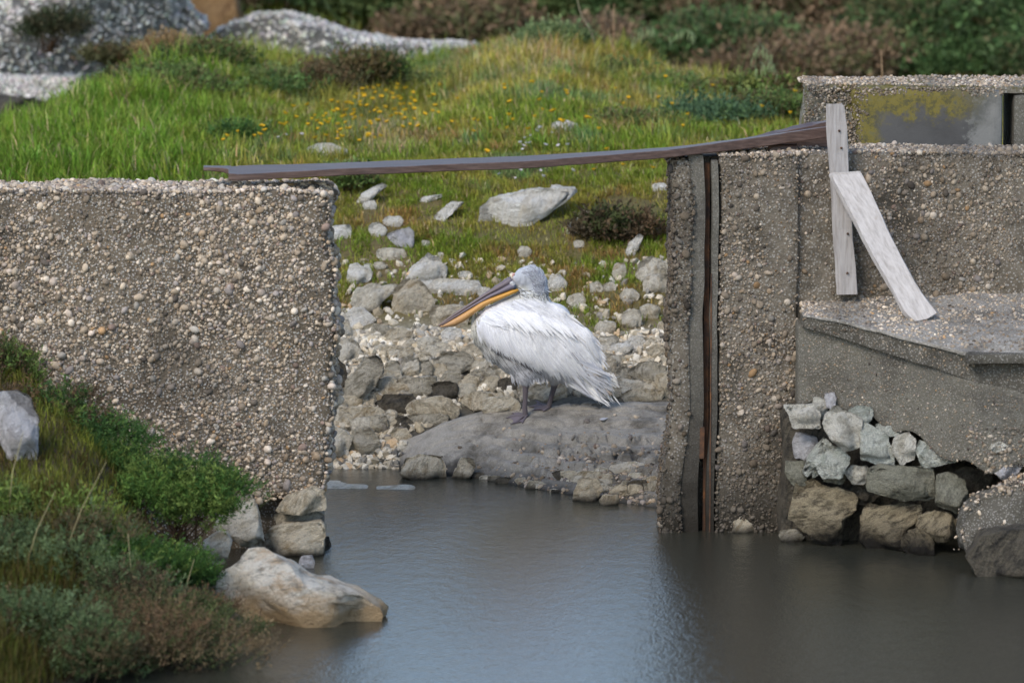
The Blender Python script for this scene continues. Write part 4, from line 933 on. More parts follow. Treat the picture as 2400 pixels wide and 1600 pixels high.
for i, (pg, lb) in enumerate([([(1350,200),(1365,110),(1400,70),(1440,40),(1470,60),(1500,200),(1480,330),(1360,330)], 'grey scree patch between dark bushes behind the tallest stalks'), ([(1900,190),(1960,150),(2040,120),(2095,115),(2080,150),(2050,300),(1900,300)], 'grey scree patch among bushes above the lichen-stained block')]):
    rock(pg, 50.5, 'conglo', lb, name='scree_patch', cat='scree', seed=610+i, T=.5)
# ------------------------------------------------------------------ grass and plants
def blades(mb, base, hgt_, wid, col, tipcol, rng, lean=.35, up=1.0, az=None):
    """base (N,3); 3-segment curved blades of 5 verts"""
    n = len(base)
    if n == 0: return
    a = rng.uniform(0, 2*math.pi, n) if az is None else az
    l = hgt_*rng.uniform(.1, 1, n)*lean
    d = np.stack([np.cos(a), np.sin(a), np.zeros(n)], -1)
    wv = np.stack([-np.sin(a+rng.uniform(-.8, .8, n)), np.cos(a), np.zeros(n)], -1); wv[:, 0] = np.abs(wv[:, 0])+.3
    wv /= np.linalg.norm(wv, axis=1)[:, None]; wv = wv*(wid/2)[:, None]
    u = np.array([0, 0, 1.0])
    m_ = base+d*(l*.35)[:, None]+u*(hgt_*.55*up)[:, None]; t_ = base+d*l[:, None]+u*(hgt_*up)[:, None]*(1-.25*(l/np.maximum(hgt_, 1e-6))[:, None])
    v = np.stack([base-wv, base+wv, m_-wv*.8, m_+wv*.8, t_], 1)
    ix = (np.arange(n)*5)[:, None]
    cm = (col+tipcol)/2
    c = np.stack([col*.9, col*.9, cm, cm, tipcol], 1)
    mb.add(v.reshape(-1, 3), f3=ix+np.array([2, 3, 4]), f4=ix+np.array([0, 1, 3, 2]), c=c.reshape(-1, 3))
GREEN = np.array([.155, .205, .024]); LUSH = np.array([.11, .20, .02]); OLIVE = np.array([.25, .225, .04]); RED = np.array([.27, .15, .055]); STRAW = np.array([.36, .28, .15]); BLUEG = np.array([.11, .18, .07]); DKG = np.array([.045, .085, .022])
def grass_cols(x, Y, rng):
    n = len(x); a = n2(x, Y, 1.1, 81)*1.6; b_ = n2(x, Y, 2.7, 82)*1.6; c_ = n2(x, Y, 1.9, 83)*1.6
    col = 1200+x/Y*F
    left = ss((700-col)/300)*(Y > 34)
    base = OLIVE[None]*np.ones((n, 1))
    base = base+(GREEN-base)*ss(a*1.2+.45)[:, None]
    base = base+(BLUEG-base)*(ss(c_*2.2-.35)*(Y > 34))[:, None]*.8
    rk = ss(b_*1.8-.1-.3*(Y > 34)+.35*((col > 1330) & (Y < 35.5))); rk = rk*(rng.uniform(0, 1, n) < .8)
    base = base+(RED-base)*(rk*.75)[:, None]
    base = base+(LUSH-base)*(left*.85)[:, None]
    st = rng.uniform(0, 1, n) < .07+.5*np.exp(-((col-900)/85)**2)*(np.abs(Y-36.6) < 1.1)+.3*np.exp(-((col-1230)/140)**2)*(Y > 38.5)+.2*np.exp(-((col-1640)/90)**2)*(Y > 36.5); base = np.where(st[:, None], STRAW, base)
    return base*rng.uniform(.7, 1.3, (n, 1))*1.25
rng = np.random.default_rng(61); gb = MB()
def tufts(nt_, per, c0, c1, y0, y1, sp):
    tc = rng.uniform(c0, c1, nt_); ty = rng.uniform(y0, y1, nt_); th = rng.uniform(.45, 1.35, nt_); i = np.repeat(np.arange(nt_), per); n = len(i)
    s_ = sp*rng.uniform(.5, 1.4, nt_)[i]; x = (tc[i]-1200)/F*ty[i]+rng.normal(size=n)*s_; Y = ty[i]+rng.normal(size=n)*s_
    return n, 1200+x/Y*F, x, Y, th[i], i
# near bank
n, cx, x, Y, th, ti = tufts(13000, 20, 640, 1760, 31.5, 35.6, .028)
dens = ss((Y-31.5+n2(x, Y, 1.6, 84)*.8)/.5)*(.62+.6*n2(x, Y, 3.2, 85)); hollow = np.hypot((cx-1470)/75, (Y-33.75)/.33) < 1
for a_, b_, c_ in ROCKS: dens = np.where((np.abs(cx-a_) < b_*.9) & (Y < c_+.05) & (Y > c_-.45) & (np.abs(c_-33) < 2.2), dens*.22, dens)
keep = (rng.uniform(0, 1, n) < dens) & ~(hollow & (rng.uniform(0, 1, n) < .93)); x, Y, th, ti = x[keep], Y[keep], th[keep], ti[keep]; tcol = rng.uniform(.72, 1.3, 13000)[ti][:, None]*(1+rng.normal(size=(13000, 3))*.08)[ti]
hh = th*(.035+.05*(n2(x, Y, 2.3, 86)*.5+.5))*rng.uniform(.5, 1.25, len(x)); cl = grass_cols(x, Y, rng)*tcol
blades(gb, np.stack([x, Y, hgt(x, Y)-.01], -1), hh, rng.uniform(.004, .008, len(x)), cl, cl*1.25, rng, 1.2)
# mound
n, cx, x, Y, th, ti = tufts(22500, 22, -260, 2900, 34.0, 43.1, .05)
dc = np.interp(cx, CC, CD); keep = (Y < dc+.9) & ((Y > 35.2) | (cx < 760)) & (rng.uniform(0, 1, n) < .62+.6*n2(x, Y, 2.3, 87)); keep &= ~((cx > 1900) & (rng.uniform(0, 1, n) < .7)); x, Y, cx, th, ti = x[keep], Y[keep], cx[keep], th[keep], ti[keep]; tcol = rng.uniform(.7, 1.35, 22500)[ti][:, None]*(1+rng.normal(size=(22500, 3))*.09)[ti]
tall = ss(n2(x, Y, .8, 88)*2.2-.1)
hh = th*(.06+.09*(n2(x, Y, 1.9, 89)*.5+.5)+.12*tall+.06*ss((600-cx)/300))*rng.uniform(.45, 1.25, len(x)); cl = grass_cols(x, Y, rng)*tcol
tip = cl*1.25+np.where((rng.uniform(0, 1, len(x)) < .14*(1+tall*2))[:, None], np.array([.22, .15, .06]), 0)
blades(gb, np.stack([x, Y, hgt(x, Y)-.01], -1), hh, rng.uniform(.006, .011, len(x)), cl, tip, rng, 1.15)
# valley + hillside ground cover, coarse
n = 60000; cx = rng.uniform(-400, 2800, n); Y = rng.uniform(43, 62, n); x = (cx-1200)/F*Y; cl = grass_cols(x, Y, rng)*.75
blades(gb, np.stack([x, Y, hgt(x, Y)-.02], -1), rng.uniform(.08, .25, n), rng.uniform(.02, .04, n), cl, cl*1.2, rng, .8)
# foreground bank
n = 70000; cx = rng.uniform(-500, 560, n); Y = rng.uniform(22.3, 27.0, n); x = (cx-1200)/F*Y; h_ = hgt(x, Y); keep = h_ > .03; x, Y, h_, cx = x[keep], Y[keep], h_[keep], cx[keep]
k_ = (ss(n2(x, Y, 2.0, 90)*2+.2)*(1-ss((24.4-Y)/.8)))[:, None]; mxk = rng.uniform(0, 1, (len(x), 1)); cl = ((RED*.35*mxk+GREEN*.5*(1-mxk))*(1-k_)+(OLIVE*.4+GREEN*.6)*k_)*rng.uniform(.5, 1.3, (len(x), 1))
blades(gb, np.stack([x, Y, h_-.01], -1), rng.uniform(.04, .26, len(x))*rng.uniform(.4, 1, len(x))*np.where(Y > 24.9, .5, 1), rng.uniform(.003, .007, len(x)), cl, cl*1.4, rng, 1.1)
tag(gb.build("grass", M_GRASS), kind='stuff')

# shrubs: sprigs of small leaves on curved shoots, grown from several clumps
def sprig_shrub(name, label, px, py, Y, w, h, cols, seed, n=500, leaf=.02, shoot=.16, dep=None, group=None, nl=14, stemcol=(.10, .06, .035), upr=.9, clumps=9, zoff=0, wl=.2, bright=1.35):
    """w,h in source pixels, py = foot of the shrub in the picture"""
    rng = np.random.default_rng(seed); s_ = Y/F; Wd, Ht = w*s_, h*s_; D = dep or Wd*.7
    b0 = P(px, py, Y); gz = float(hgt(b0[0], Y)); b0[2] = b0[2]+zoff
    root = thing(name, label, 'shrub', b0, group)
    # clump centres in unit half dome
    cc = []
    for i in range(clumps):
        a = rng.uniform(0, 2*math.pi); r = math.sqrt(rng.uniform(0, 1))*.36; zz = rng.uniform(.25, .78)
        cc.append((math.cos(a)*r, math.sin(a)*r, zz*(1-r*.9), rng.uniform(.16, .30)))
    cc = np.array(cc)
    k = rng.integers(0, clumps, n); d = rng.normal(size=(n, 3)); d /= np.linalg.norm(d, axis=1)[:, None]; d[:, 2] = np.where(rng.uniform(0, 1, n) < .75, np.abs(d[:, 2]), d[:, 2])
    rad = cc[k, 3]*rng.uniform(.5, 1.0, n)
    p0 = cc[k, :3]+d*rad[:, None]; p0 = p0*np.array([Wd, D, Ht]); p0[:, 2] = np.maximum(p0[:, 2], .02)
    dirn = d*np.array([1, 1, .6])+np.array([0, 0, upr])+rng.normal(size=(n, 3))*.25; dirn /= np.linalg.norm(dirn, axis=1)[:, None]
    L = shoot*rng.uniform(.4, 1.1, n)
    fol = MB(); t = np.linspace(.1, 1, nl)
    pts = p0[:, None]+dirn[:, None]*(L[:, None]*t)[..., None]+np.array([0, 0, -.12])*(L[:, None]*t**2)[..., None]
    base = pts.reshape(-1, 3); m_ = len(base)
    ld = rng.normal(size=(m_, 3)); ld += np.repeat(dirn, nl, 0)*1.1; ld /= np.linalg.norm(ld, axis=1)[:, None]
    ll = leaf*np.repeat(rng.uniform(.6, 1.7, n), nl)*rng.uniform(.5, 1.4, m_); sd_ = np.cross(ld, rng.normal(size=(m_, 3))); sd_ /= np.linalg.norm(sd_, axis=1)[:, None]
    ww = ll*wl
    cols = np.array(cols); ci = rng.choice(len(cols), clumps); cs = cols[ci[k]]*bright*rng.uniform(.65, 1.3, (n, 1)); alt = rng.uniform(0, 1, n) < .25; cs[alt] = bright*cols[rng.integers(0, len(cols), alt.sum())]
    cl = np.repeat(cs, nl, 0)*rng.uniform(.8, 1.2, (m_, 1))
    v = np.stack([base, base+ld*(ll*.5)[:, None]+sd_*ww[:, None], base+ld*ll[:, None], base+ld*(ll*.5)[:, None]-sd_*ww[:, None]], 1)
    ix = (np.arange(m_)*4)[:, None]; fol.add(v.reshape(-1, 3)+b0, f4=ix+np.array([0, 1, 2, 3]), c=np.repeat(cl, 4, 0))
    part(fol, "foliage", M_LEAF, root, smooth=False)
    # stems
    st = MB()
    for i in range(min(clumps*3, 30)):
        e = cc[i % clumps, :3]*np.array([Wd, D, Ht])+rng.normal(size=3)*.05*Wd; s0 = np.array([rng.normal()*.06*Wd, rng.normal()*.06*D, -.05]); mid = (s0+e)/2+rng.normal(size=3)*.06*Wd
        r = .004+.002*rng.uniform(); secs = []
        for q_, rr_ in ((s0, r*1.6), (mid, r), (e, r*.4)):
            secs.append([q_+b0+np.array([math.cos(a)*rr_, math.sin(a)*rr_, 0]) for a in (0, 2.1, 4.2)])
        loft(st, secs, c=stemcol, cap=False)
    part(st, "stems", M_LEAF, root)
    return root
G1 = [(.05, .105, .022), (.085, .15, .03), (.035, .075, .02), (.12, .17, .04)]
G2 = [(.085, .12, .05), (.11, .15, .07), (.06, .09, .035), (.09, .07, .035)]
R1 = [(.12, .075, .04), (.075, .05, .03), (.06, .075, .03), (.15, .11, .06), (.07, .09, .03)]
LG = [(.12, .17, .035), (.08, .12, .03), (.15, .17, .05), (.12, .08, .04)]
FG = 'wild shrubs on the near left bank'
FB = [  # px, foot py, Y, w, h, cols, label, n, leaf, shoot
 (300,1195,26.0,390,215,G1,'bright green feathery bush against the foot of the left wall',1300,.016,.15),
 (460,1250,25.6,270,190,G1,'dark green bush nearest the leaning pinkish stone at the wall foot',1200,.015,.12),
 (400,1400,25.0,220,130,G1,'small dark green bush beside the big white rock',900,.014,.11),
 (290,1390,24.7,380,170,LG[:1]+G1,'broad green bush in the middle of the near bank',1400,.015,.14),
 (80,1330,24.7,330,215,LG,'yellow-green grassy tuft bush at the left edge',1100,.02,.20),
 (70,1400,24.2,420,190,G2,'blue-green bush at the left edge, upper of two',1500,.013,.10),
 (40,1660,23.3,420,260,G2,'large blue-green bush filling the lower left corner',1800,.013,.11),
 (300,1600,23.7,420,190,R1,'reddish brown dry bush beside the blue-green ones',1600,.012,.16),
 (440,1530,24.3,280,110,R1,'rusty brown low bush hanging over the water below the big white rock',1300,.012,.13),
 (150,1580,23.9,330,170,G2+LG,'mixed grey-green bush between the lower left corner and the reddish one',1500,.013,.12),
 (20,950,26.6,200,150,R1+LG,'scrubby brown-green bush above the lilac-grey rock at the left edge',700,.018,.15),
 (170,1080,26.2,260,185,G1+R1,'mixed green and rusty bush right of the lilac-grey rock',700,.015,.13),
 (230,1490,24.1,300,150,R1+G2,'straw and brown tangle bush in front of the blue-green one',1000,.014,.16),
]
for i, (px, py, Y, w_, h_, cols, lb, n, lf, sh) in enumerate(FB):
    sprig_shrub('shrub', lb, px-(45 if Y > 24.6 else 0), py, Y, w_*1.3, h_*(1.02 if Y > 24.6 else 1.25), cols, 700+i, n=int(n*2.8), leaf=lf, shoot=sh*.8, group=FG, nl=14, clumps=13, wl=.16)
MG = 'low shrubs on the grassy mound'
DG = [(.055, .09, .025), (.075, .11, .03), (.12, .09, .04), (.04, .065, .02)]; BG = [(.10, .15, .04), (.07, .12, .035), (.13, .16, .05), (.12, .10, .045)]; BR = [(.14, .09, .045), (.07, .07, .03), (.10, .07, .035)]
MBUSH = [
 (480,190,39.6,300,90,DG,'long dark green shrub along the left crest of the mound'),
 (330,250,38.6,260,80,DG,'dark shrub lower left on the mound crest'),
 (440,260,38.2,280,110,BG,'rounded mid green shrub under the crest at the left'),
 (640,260,38.8,300,95,BG,'wide fresh green shrub in the middle left of the mound'),
 (730,210,40.4,200,50,BR,'brownish shrub patch left of the dark spiky shrub'),
 (850,225,39.4,200,120,DG,'dark spiky green shrub in front of the pebble mound'),
 (760,250,38.9,150,80,BR,'brown dead-looking shrub at the foot of the dark spiky one'),
 (560,365,36.0,150,60,G1,'small leafy green shrub just behind the plank end'),
 (1000,240,40.0,260,60,BG,'soft green shrub right of the dark spiky shrub'),
 (1290,130,40.6,190,60,[(.15,.19,.08),(.10,.15,.06)],'pale green tuft on the highest point of the mound'),
 (1420,215,40.0,220,60,BG,'green shrub below the tall dry stalks'),
 (1560,250,39.0,240,60,BG,'grey-green shrub on the right shoulder of the mound'),
 (1480,340,36.5,240,60,BG,'low blue-green plant mat behind the middle of the plank'),
 (1680,310,37.0,240,65,[(.07,.12,.06),(.09,.15,.06)],'low bushy plant behind the plank near the post'),
 (1790,305,37.2,190,75,BG,'blue-green plant left of the lichen-stained block'),
 (1750,240,38.6,90,60,LG,'yellow-green leafy sprig plant on the right shoulder, left one'),
 (1850,250,38.4,80,60,LG,'yellow-green leafy sprig plant beside the lichen-stained block'),
 (820,445,34.2,110,40,BG,'small bluish tuft at the left wall corner under the plank'),
 (120,110,43.4,170,85,[(.035,.045,.02),(.06,.055,.03)],'dark bush growing on the grey outcrop at upper left'),
 (290,170,43.2,210,60,BR,'rusty low bush at the foot of the grey outcrop'),
 (380,150,42.5,150,55,[(.30,.22,.11),(.20,.13,.06)],'straw-coloured dry grass tuft between outcrop and mound'),
 (1455,588,33.3,210,100,[(.10,.065,.035),(.06,.045,.025),(.05,.06,.02)],'brown scrub on the dark hollow near the right wall'),
]
for i, (px, py, Y, w_, h_, cols, lb) in enumerate(MBUSH):
    sprig_shrub('shrub', lb, px, py, Y, w_, h_, cols, 760+i, n=int(900*min(1.6, w_/200)), leaf=.028, shoot=.16, group=MG, nl=9, clumps=11, wl=.2)
# hillside bushes: a few prototypes, copied
HG = [(.035, .062, .02), (.05, .08, .028), (.03, .045, .018), (.06, .055, .025)]; HB = [(.10, .065, .038), (.075, .052, .03), (.06, .06, .025), (.11, .075, .045)]; HO = [(.055, .075, .025), (.08, .085, .03), (.04, .06, .02)]
HL = [(1540,100,52,420,220,HG,'darkest emerald bush on the far slope behind the wild oats'),
 (1700,190,50.5,330,150,HG,'dark green bush low on the far slope just right of the wild oats'),
 (1330,60,53,330,160,HO,'dull olive bush behind the tall dry stalks'),
 (1150,40,54,330,150,HO,'olive-brown bush on the far slope above the mound centre'),
 (960,60,55,360,150,HO,'olive bush right of the orange dirt at the top'),
 (760,20,56,360,150,HG,'greenish bush above the pebble mound at the top'),
 (620,10,56,220,110,HB,'brownish bush beside the orange dirt'),
 (1080,110,51.5,300,90,HB,'brown dead scrub at the base of the slope behind the pebble mound'),
 (1850,130,51.5,400,230,HB,'large reddish brown bush on the far slope above the right shoulder'),
 (1780,220,49.8,360,110,HB,'dark brown scrub at the slope base behind the oats'),
 (2060,60,53,360,200,HO,'olive green bush high at the top right'),
 (2280,170,51,460,220,HG,'bright green bush directly above the lichen-stained block'),
 (2150,190,50.5,300,120,HG,'green bush at the slope base left of the brightest one'),
 (1960,200,50.2,260,110,HB,'brown scrub behind the left end of the lichen-stained block'),
 (2420,80,53,360,210,HB,'brown bush at the upper right corner'),
 (2200,10,56,460,160,HB,'rust brown bush at the very top right'),
 (1650,-20,57,460,160,HB,'brown bush at the top edge above the emerald one'),
 (1420,-20,57,400,130,HO,'olive bush at the top edge centre right'),
 (1250,-40,58,400,120,HB,'rusty bush at the top edge centre'),
 (900,-40,59,420,120,HO,'pale olive bush at the top edge left of centre'),
 (1900,-30,57,400,140,HG,'dark green bush at the top edge right'),
 (2460,210,50,300,150,HG,'green bush cut by the right picture edge above the blocks'),
 (1430,190,50,260,110,HB,'brown scrub between the scree patch and the emerald bush')]
for i, (px, py, Y, w_, h_, cols, lb) in enumerate(HL):
    g = G(px, max(py, -150), 46, 70, hgt); Yh = g[1]
    sprig_shrub('bush', lb, px, py+14, Yh, w_*1.15, h_*1.15, cols, 820+i, n=3800, leaf=.05, shoot=.34, group='bushes on the far slope', nl=7, clumps=20, wl=.24, upr=.5, bright=2.5)

# flowers: one of each kind, copied with parts
M_PETAL = m_attr("petals", .6, None, trans=.2); M_STEM = m_attr("green stem", .7, None)
def flower(name, label, col, r, st=.16, group=None):
    root = thing(name, label, 'flower', (0, 0, 0), group)
    s = MB(); loft(s, [[(math.cos(a)*.002+dx, math.sin(a)*.002, z) for a in (0, 2.1, 4.2)] for dx, z in ((0, -.02), (.004, st*.5), (0, st))], c=(.10, .15, .04)); part(s, "stem", M_STEM, root)
    hd = MB(); k = 12; pts = [(0, 0, st+.004)]; cs = [np.array(col)*(.75, .6, .4)]
    for i in range(k*2):
        a = i*math.pi/k; rr = r if i % 2 == 0 else r*.72; pts.append((math.cos(a)*rr, math.sin(a)*rr, st+.006+r*.18)); cs.append(col)
    pts.append((0, 0, st-.006)); cs.append((.1, .15, .04))
    f = [(0, 1+i, 1+(i+1) % (2*k)) for i in range(2*k)]+[(2*k+1, 1+(i+1) % (2*k), 1+i) for i in range(2*k)]
    hd.add(pts, f3=f, c=np.array(cs)); part(hd, "flower_head", M_PETAL, root, smooth=False); return root
rng = np.random.default_rng(91)
YC = [((600,1000),(300,362),66,'yellow daisy in the dense patch just behind the plank left of centre'),
      ((700,1010),(236,305),52,'yellow daisy in the upper half of the flower patch below the dark spiky shrub'),
      ((1000,1400),(240,350),30,'yellow daisy dotted in grass on the middle of the mound'),
      ((1440,1880),(205,345),13,'yellow daisy on the right shoulder of the mound'),
      ((470,600),(345,372),5,'yellow daisy at the left fringe of the flower patch'),
      ((1050,1540),(400,450),8,'yellow daisy in the grass below the plank')]
proto = None
for (xa_, xb_), (ya, yb), n, lb in YC:
    for i in range(n):
        px = rng.uniform(xa_, xb_) if n < 30 else np.clip(rng.normal((xa_+xb_)/2+20, (xb_-xa_)/4.2), xa_, xb_); py = rng.uniform(ya, yb); g = G(px, py+30)
        if proto is None: proto = flower('yellow_daisy', lb, (.80, .50, .015), .019, group='yellow daisies'); o = proto
        else: o = copy_tree(proto)
        o['label'] = lb; o.location = tuple(g); k = rng.uniform(.65, 1.2); o.scale = (k, k, rng.uniform(1.2, 1.8)); o.rotation_euler = (rng.uniform(.1, .5), rng.uniform(-.3, .3), rng.uniform(0, 6))
proto = None
for (xa_, xb_), (ya, yb), n, lb in [((1200,1360),(295,365),16,'tiny white flower near the white rock among daisies'), ((1130,1330),(395,440),8,'tiny white flower below the plank'), ((640,720),(320,345),3,'tiny bluish white flower in the yellow patch')]:
    for i in range(n):
        px, py = rng.uniform(xa_, xb_), rng.uniform(ya, yb); g = G(px, py+16)
        if proto is None: proto = flower('white_flower', lb, (.72, .70, .74), .014, .10, group='tiny white flowers'); o = proto
        else: o = copy_tree(proto)
        o['label'] = lb; o.location = tuple(g); k = rng.uniform(.7, 1.3); o.scale = (k, k, 1); o.rotation_euler = (rng.uniform(.3, .7), 0, rng.uniform(0, 6))
# dry stalks, wild oats, twig
def stalk(label, pts, Y, r, col, name='dry_stalk', cat='stalk'):
    mb = MB(); w_ = [P(a, b_, Y) for a, b_ in pts]; n = len(w_); secs = []
    for i, q_ in enumerate(w_):
        rr = r*(1-.65*i/(n-1)); secs.append([q_+np.array([math.cos(a)*rr, math.sin(a)*rr, 0]) for a in np.arange(5)*1.2566])
    loft(mb, secs, c=col); o = mb.build(name, M_STEM, origin=tuple(w_[0])); tag(o, label, cat, 'dry stalks rising from the mound'); return o
stalk('forked pale stalk leaning left with a feathery top at the crest', [(1402,130),(1385,75),(1362,35),(1350,-10)], 40.5, .008, (.30, .25, .16))
stalk('tall straight reddish stalk right of the leaning pale one', [(1436,160),(1438,90),(1439,10)], 40.3, .007, (.32, .20, .11))
stalk('short pale stalk crossing the tall reddish one', [(1442,170),(1434,110),(1426,70)], 40.3, .006, (.36, .27, .16))
stalk('short stick standing behind the lichen-stained block', [(2069,230),(2068,180),(2065,116)], 38.5, .008, (.34, .22, .12))
stalk('thin green stalk left of the tall stalks at the crest', [(1210,110),(1208,60),(1216,20)], 41.5, .005, (.10, .14, .05))
stalk('thin green stalk above the middle of the mound crest', [(1098,110),(1095,80),(1090,40)], 41.5, .005, (.12, .15, .05))
stalk('slender dark green stalk in front of the pebble mound', [(790,170),(785,110),(780,70)], 40, .006, (.05, .09, .03))
stalk('grey dead twig lying on the lush grass at left', [(262,345),(225,330),(180,312)], 35.6, .008, (.22, .19, .15))
for i, (a_, b_, c_, d_) in enumerate([(60,1330,130,1150),(150,1300,250,1080),(330,1420,300,1250),(430,1450,455,1310),(200,1500,260,1330),(20,1200,55,1010),(360,1560,420,1420)]):
    stalk(['long pale grass stalk leaning right at the left edge', 'long bent straw stalk among the yellow-green grasses', 'dry stalk upright in the middle of the near bank', 'dry greyish twig beside the big white rock', 'dry straw stem rising from the blue-green bush', 'thin stalk next to the lilac-grey rock', 'short dry stem above the rusty bush'][i], [(a_, b_), ((a_+c_)/2-8, (b_+d_)/2), (c_, d_)], 23.9+i*.12, .0035, (.34, .29, .15))
def oats(label, x0, y0, Y, pts, seed):
    root = thing('wild_oats', label, 'grass plant', P(x0, y0, Y), 'wild oats against the dark slope'); rng = np.random.default_rng(seed)
    mb = MB(); w_ = np.array([P(a, b_, Y) for a, b_ in pts]); loft(mb, [[q_+np.array([math.cos(a)*.003, math.sin(a)*.003, 0]) for a in (0, 2.1, 4.2)] for q_ in w_], c=(.12, .18, .06), cap=False); part(mb, 'stem', M_STEM, root)
    hd = MB(); t = rng.uniform(.35, 1, 22); n = len(pts)-1
    for tt in t:
        i = min(int(tt*n), n-1); q_ = w_[i]*(1-(tt*n-i))+w_[i+1]*(tt*n-i); e = q_+np.array([rng.uniform(.0, .05), rng.uniform(-.03, .03), -rng.uniform(.02, .06)]); L = rng.uniform(.045, .075)
        d = np.array([rng.uniform(-.3, .15), 0, -1]); d /= np.linalg.norm(d)
        loft(hd, [[e+d*L*u+np.array([math.cos(a)*rr, math.sin(a)*rr, 0]) for a in (0, 1.57, 3.14, 4.71)] for u, rr in ((0, .001), (.3, .004), (1, .001))], c=(.24, .30, .14), cap=False)
        loft(hd, [[x_+np.array([math.cos(a)*.001, math.sin(a)*.001, 0]) for a in (0, 2.1, 4.2)] for x_ in (q_, e)], c=(.3, .35, .2), cap=False)
    part(hd, 'seed_head', M_STEM, root); return root
oats('wild oat head drooping right, farthest right and brightest of three', 1728, 225, 38.2, [(1728,225),(1738,160),(1755,115),(1775,98),(1795,112),(1800,130)], 1)
oats('second drooping oat spray low beside the brightest one', 1728, 225, 38.25, [(1730,215),(1748,165),(1775,145),(1800,140),(1815,155)], 2)
oats('wild oat head nearest the tall dry stalks', 1460, 160, 40.2, [(1462,160),(1466,100),(1485,72),(1510,60),(1530,62)], 3)
oats('wild oat head between the stalks and the brightest oats', 1540, 170, 40.0, [(1543,170),(1548,100),(1568,72),(1595,62),(1618,74)], 4)
# ------------------------------------------------------------------ pelican
rng = np.random.default_rng(101)
gf = G(1233, 978, 28.8, 31, apron); YB = gf[1]+.06
ff_ = G(1284, 967, 28.8, 31.2, apron); DYF = min(max(ff_[1]-YB, .06), .2)
PX = YB/F
pel = thing('pelican', 'large white and grey pelican with an orange pouch resting its bill on its breast', 'pelican', (gf[0], YB, gf[2]))
def B(px, py, dy=0.): return P(px, py, YB+dy)
def sphere_chain(mb, pts, step=.35, v=ICO[3][0], f=ICO[3][1]):
    """pts: (px,py,r px,dy m,flatten)"""
    pts = [tuple(q_)+(0, .85)[len(q_)-3:] if len(q_) < 5 else q_ for q_ in pts]
    for a, b_ in zip(pts[:-1], pts[1:]):
        d = math.hypot(a[0]-b_[0], a[1]-b_[1]); n = max(2, int(d/(max(min(a[2], b_[2]), 2)*step))+1)
        for t in np.linspace(0, 1, n):
            q_ = [x_*(1-t)+y_*t for x_, y_ in zip(a, b_)]; r = q_[2]*PX
            mb.add(v*np.array([r, r*q_[4], r])+B(q_[0], q_[1], q_[3]), f3=f)
def remeshed(mb, vox, smooth=6):
    me = mb.mesh('tmp'); o = bpy.data.objects.new('tmp', me); sc.collection.objects.link(o)
    md = o.modifiers.new('r', 'REMESH'); md.mode = 'VOXEL'; md.voxel_size = vox
    m2 = o.modifiers.new('s', 'SMOOTH'); m2.iterations = smooth; m2.factor = .5
    dg = bpy.context.evaluated_depsgraph_get(); e = o.evaluated_get(dg); mm = e.to_mesh()
    v = np.empty(len(mm.vertices)*3); mm.vertices.foreach_get('co', v); v = v.reshape(-1, 3)
    mm.calc_loop_triangles(); f = np.empty(len(mm.loop_triangles)*3, np.int64); mm.loop_triangles.foreach_get('vertices', f); f = f.reshape(-1, 3)
    e.to_mesh_clear(); bpy.data.objects.remove(o); bpy.data.meshes.remove(me); return v, f
bm0 = MB()
sphere_chain(bm0, [(1158,778,54),(1186,800,62),(1225,815,72),(1265,820,74),(1305,835,64),(1345,858,46),(1385,885,30),(1412,905,16)])
sphere_chain(bm0, [(1165,765,46),(1240,776,60),(1300,790,60),(1345,812,54),(1375,842,38)])
sphere_chain(bm0, [(1285,775,44,0,.9),(1262,735,40,0,.9),(1252,703,34,0,.9),(1257,682,30,0,.8),(1254,665,31,0,.75),(1243,652,31,0,.75),(1228,650,24,0,.75),(1212,658,15,0,.7)])
sphere_chain(bm0, [(1238,690,20,0,.8),(1225,672,16,0,.8)]); sphere_chain(bm0, [(1200,722,30),(1250,728,32),(1300,750,40)]); sphere_chain(bm0, [(1150,738,22),(1178,727,25),(1208,714,25),(1245,708,34)])
ndy = -.06
sphere_chain(bm0, [(1236,868,30,ndy,.8),(1233,893,13,ndy,1),(1232,905,8,ndy,1),(1231,935,6.2,ndy,1),(1230,955,6.5,ndy,1),(1231,973,7,ndy,1)], .3)
sphere_chain(bm0, [(1298,862,28,DYF,.8),(1299,892,13,DYF,1),(1299,905,7.5,DYF,1),(1292,930,6,DYF,1),(1287,948,6.5,DYF,1),(1284,962,7,DYF,1)], .3)
bv_, bf_ = remeshed(bm0, .0065)
def topx(v):   # world -> source pixel
    r = v-np.array([0, 0, H]); fw = r[:, 1]*CP-r[:, 2]*SP; up = r[:, 1]*SP+r[:, 2]*CP
    return 1200+F*r[:, 0]/fw, 800-F*up/fw
u, w_ = topx(bv_)
ns = fbm(bv_*np.array([60, 60, 25]), 5, 3)*.5+.5
c = np.tile(np.array([.66, .67, .70]), (len(bv_), 1))
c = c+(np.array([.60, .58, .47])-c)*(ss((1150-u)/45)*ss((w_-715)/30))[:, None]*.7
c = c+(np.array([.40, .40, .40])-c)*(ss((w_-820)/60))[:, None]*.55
hd_ = ss((712-w_)/14)
c = c+(np.array([.44, .47, .52])-c)*hd_[:, None]*.8
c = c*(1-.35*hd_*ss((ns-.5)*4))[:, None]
th_ = ss((w_-665)/12)*hd_*ss((1250-u)/20); c = c+(np.array([.52, .52, .44])-c)*th_[:, None]*.6
face = ss((1208-u)/8)*hd_*(w_ < 668); c = c+(np.array([.50, .42, .40])-c)*face[:, None]*.7
lg_ = ss((w_-897)/10)*(u < 1312); c = c+(np.array([.11, .095, .105])-c)*lg_[:, None]
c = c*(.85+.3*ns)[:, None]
mb = MB(); bv2 = bv_+(vdisp(bv_, .004, 30, 5)*(1-lg_)[:, None]); mb.add(bv2, f3=bf_, c=c); part(mb, 'body', M_FEATH, pel)
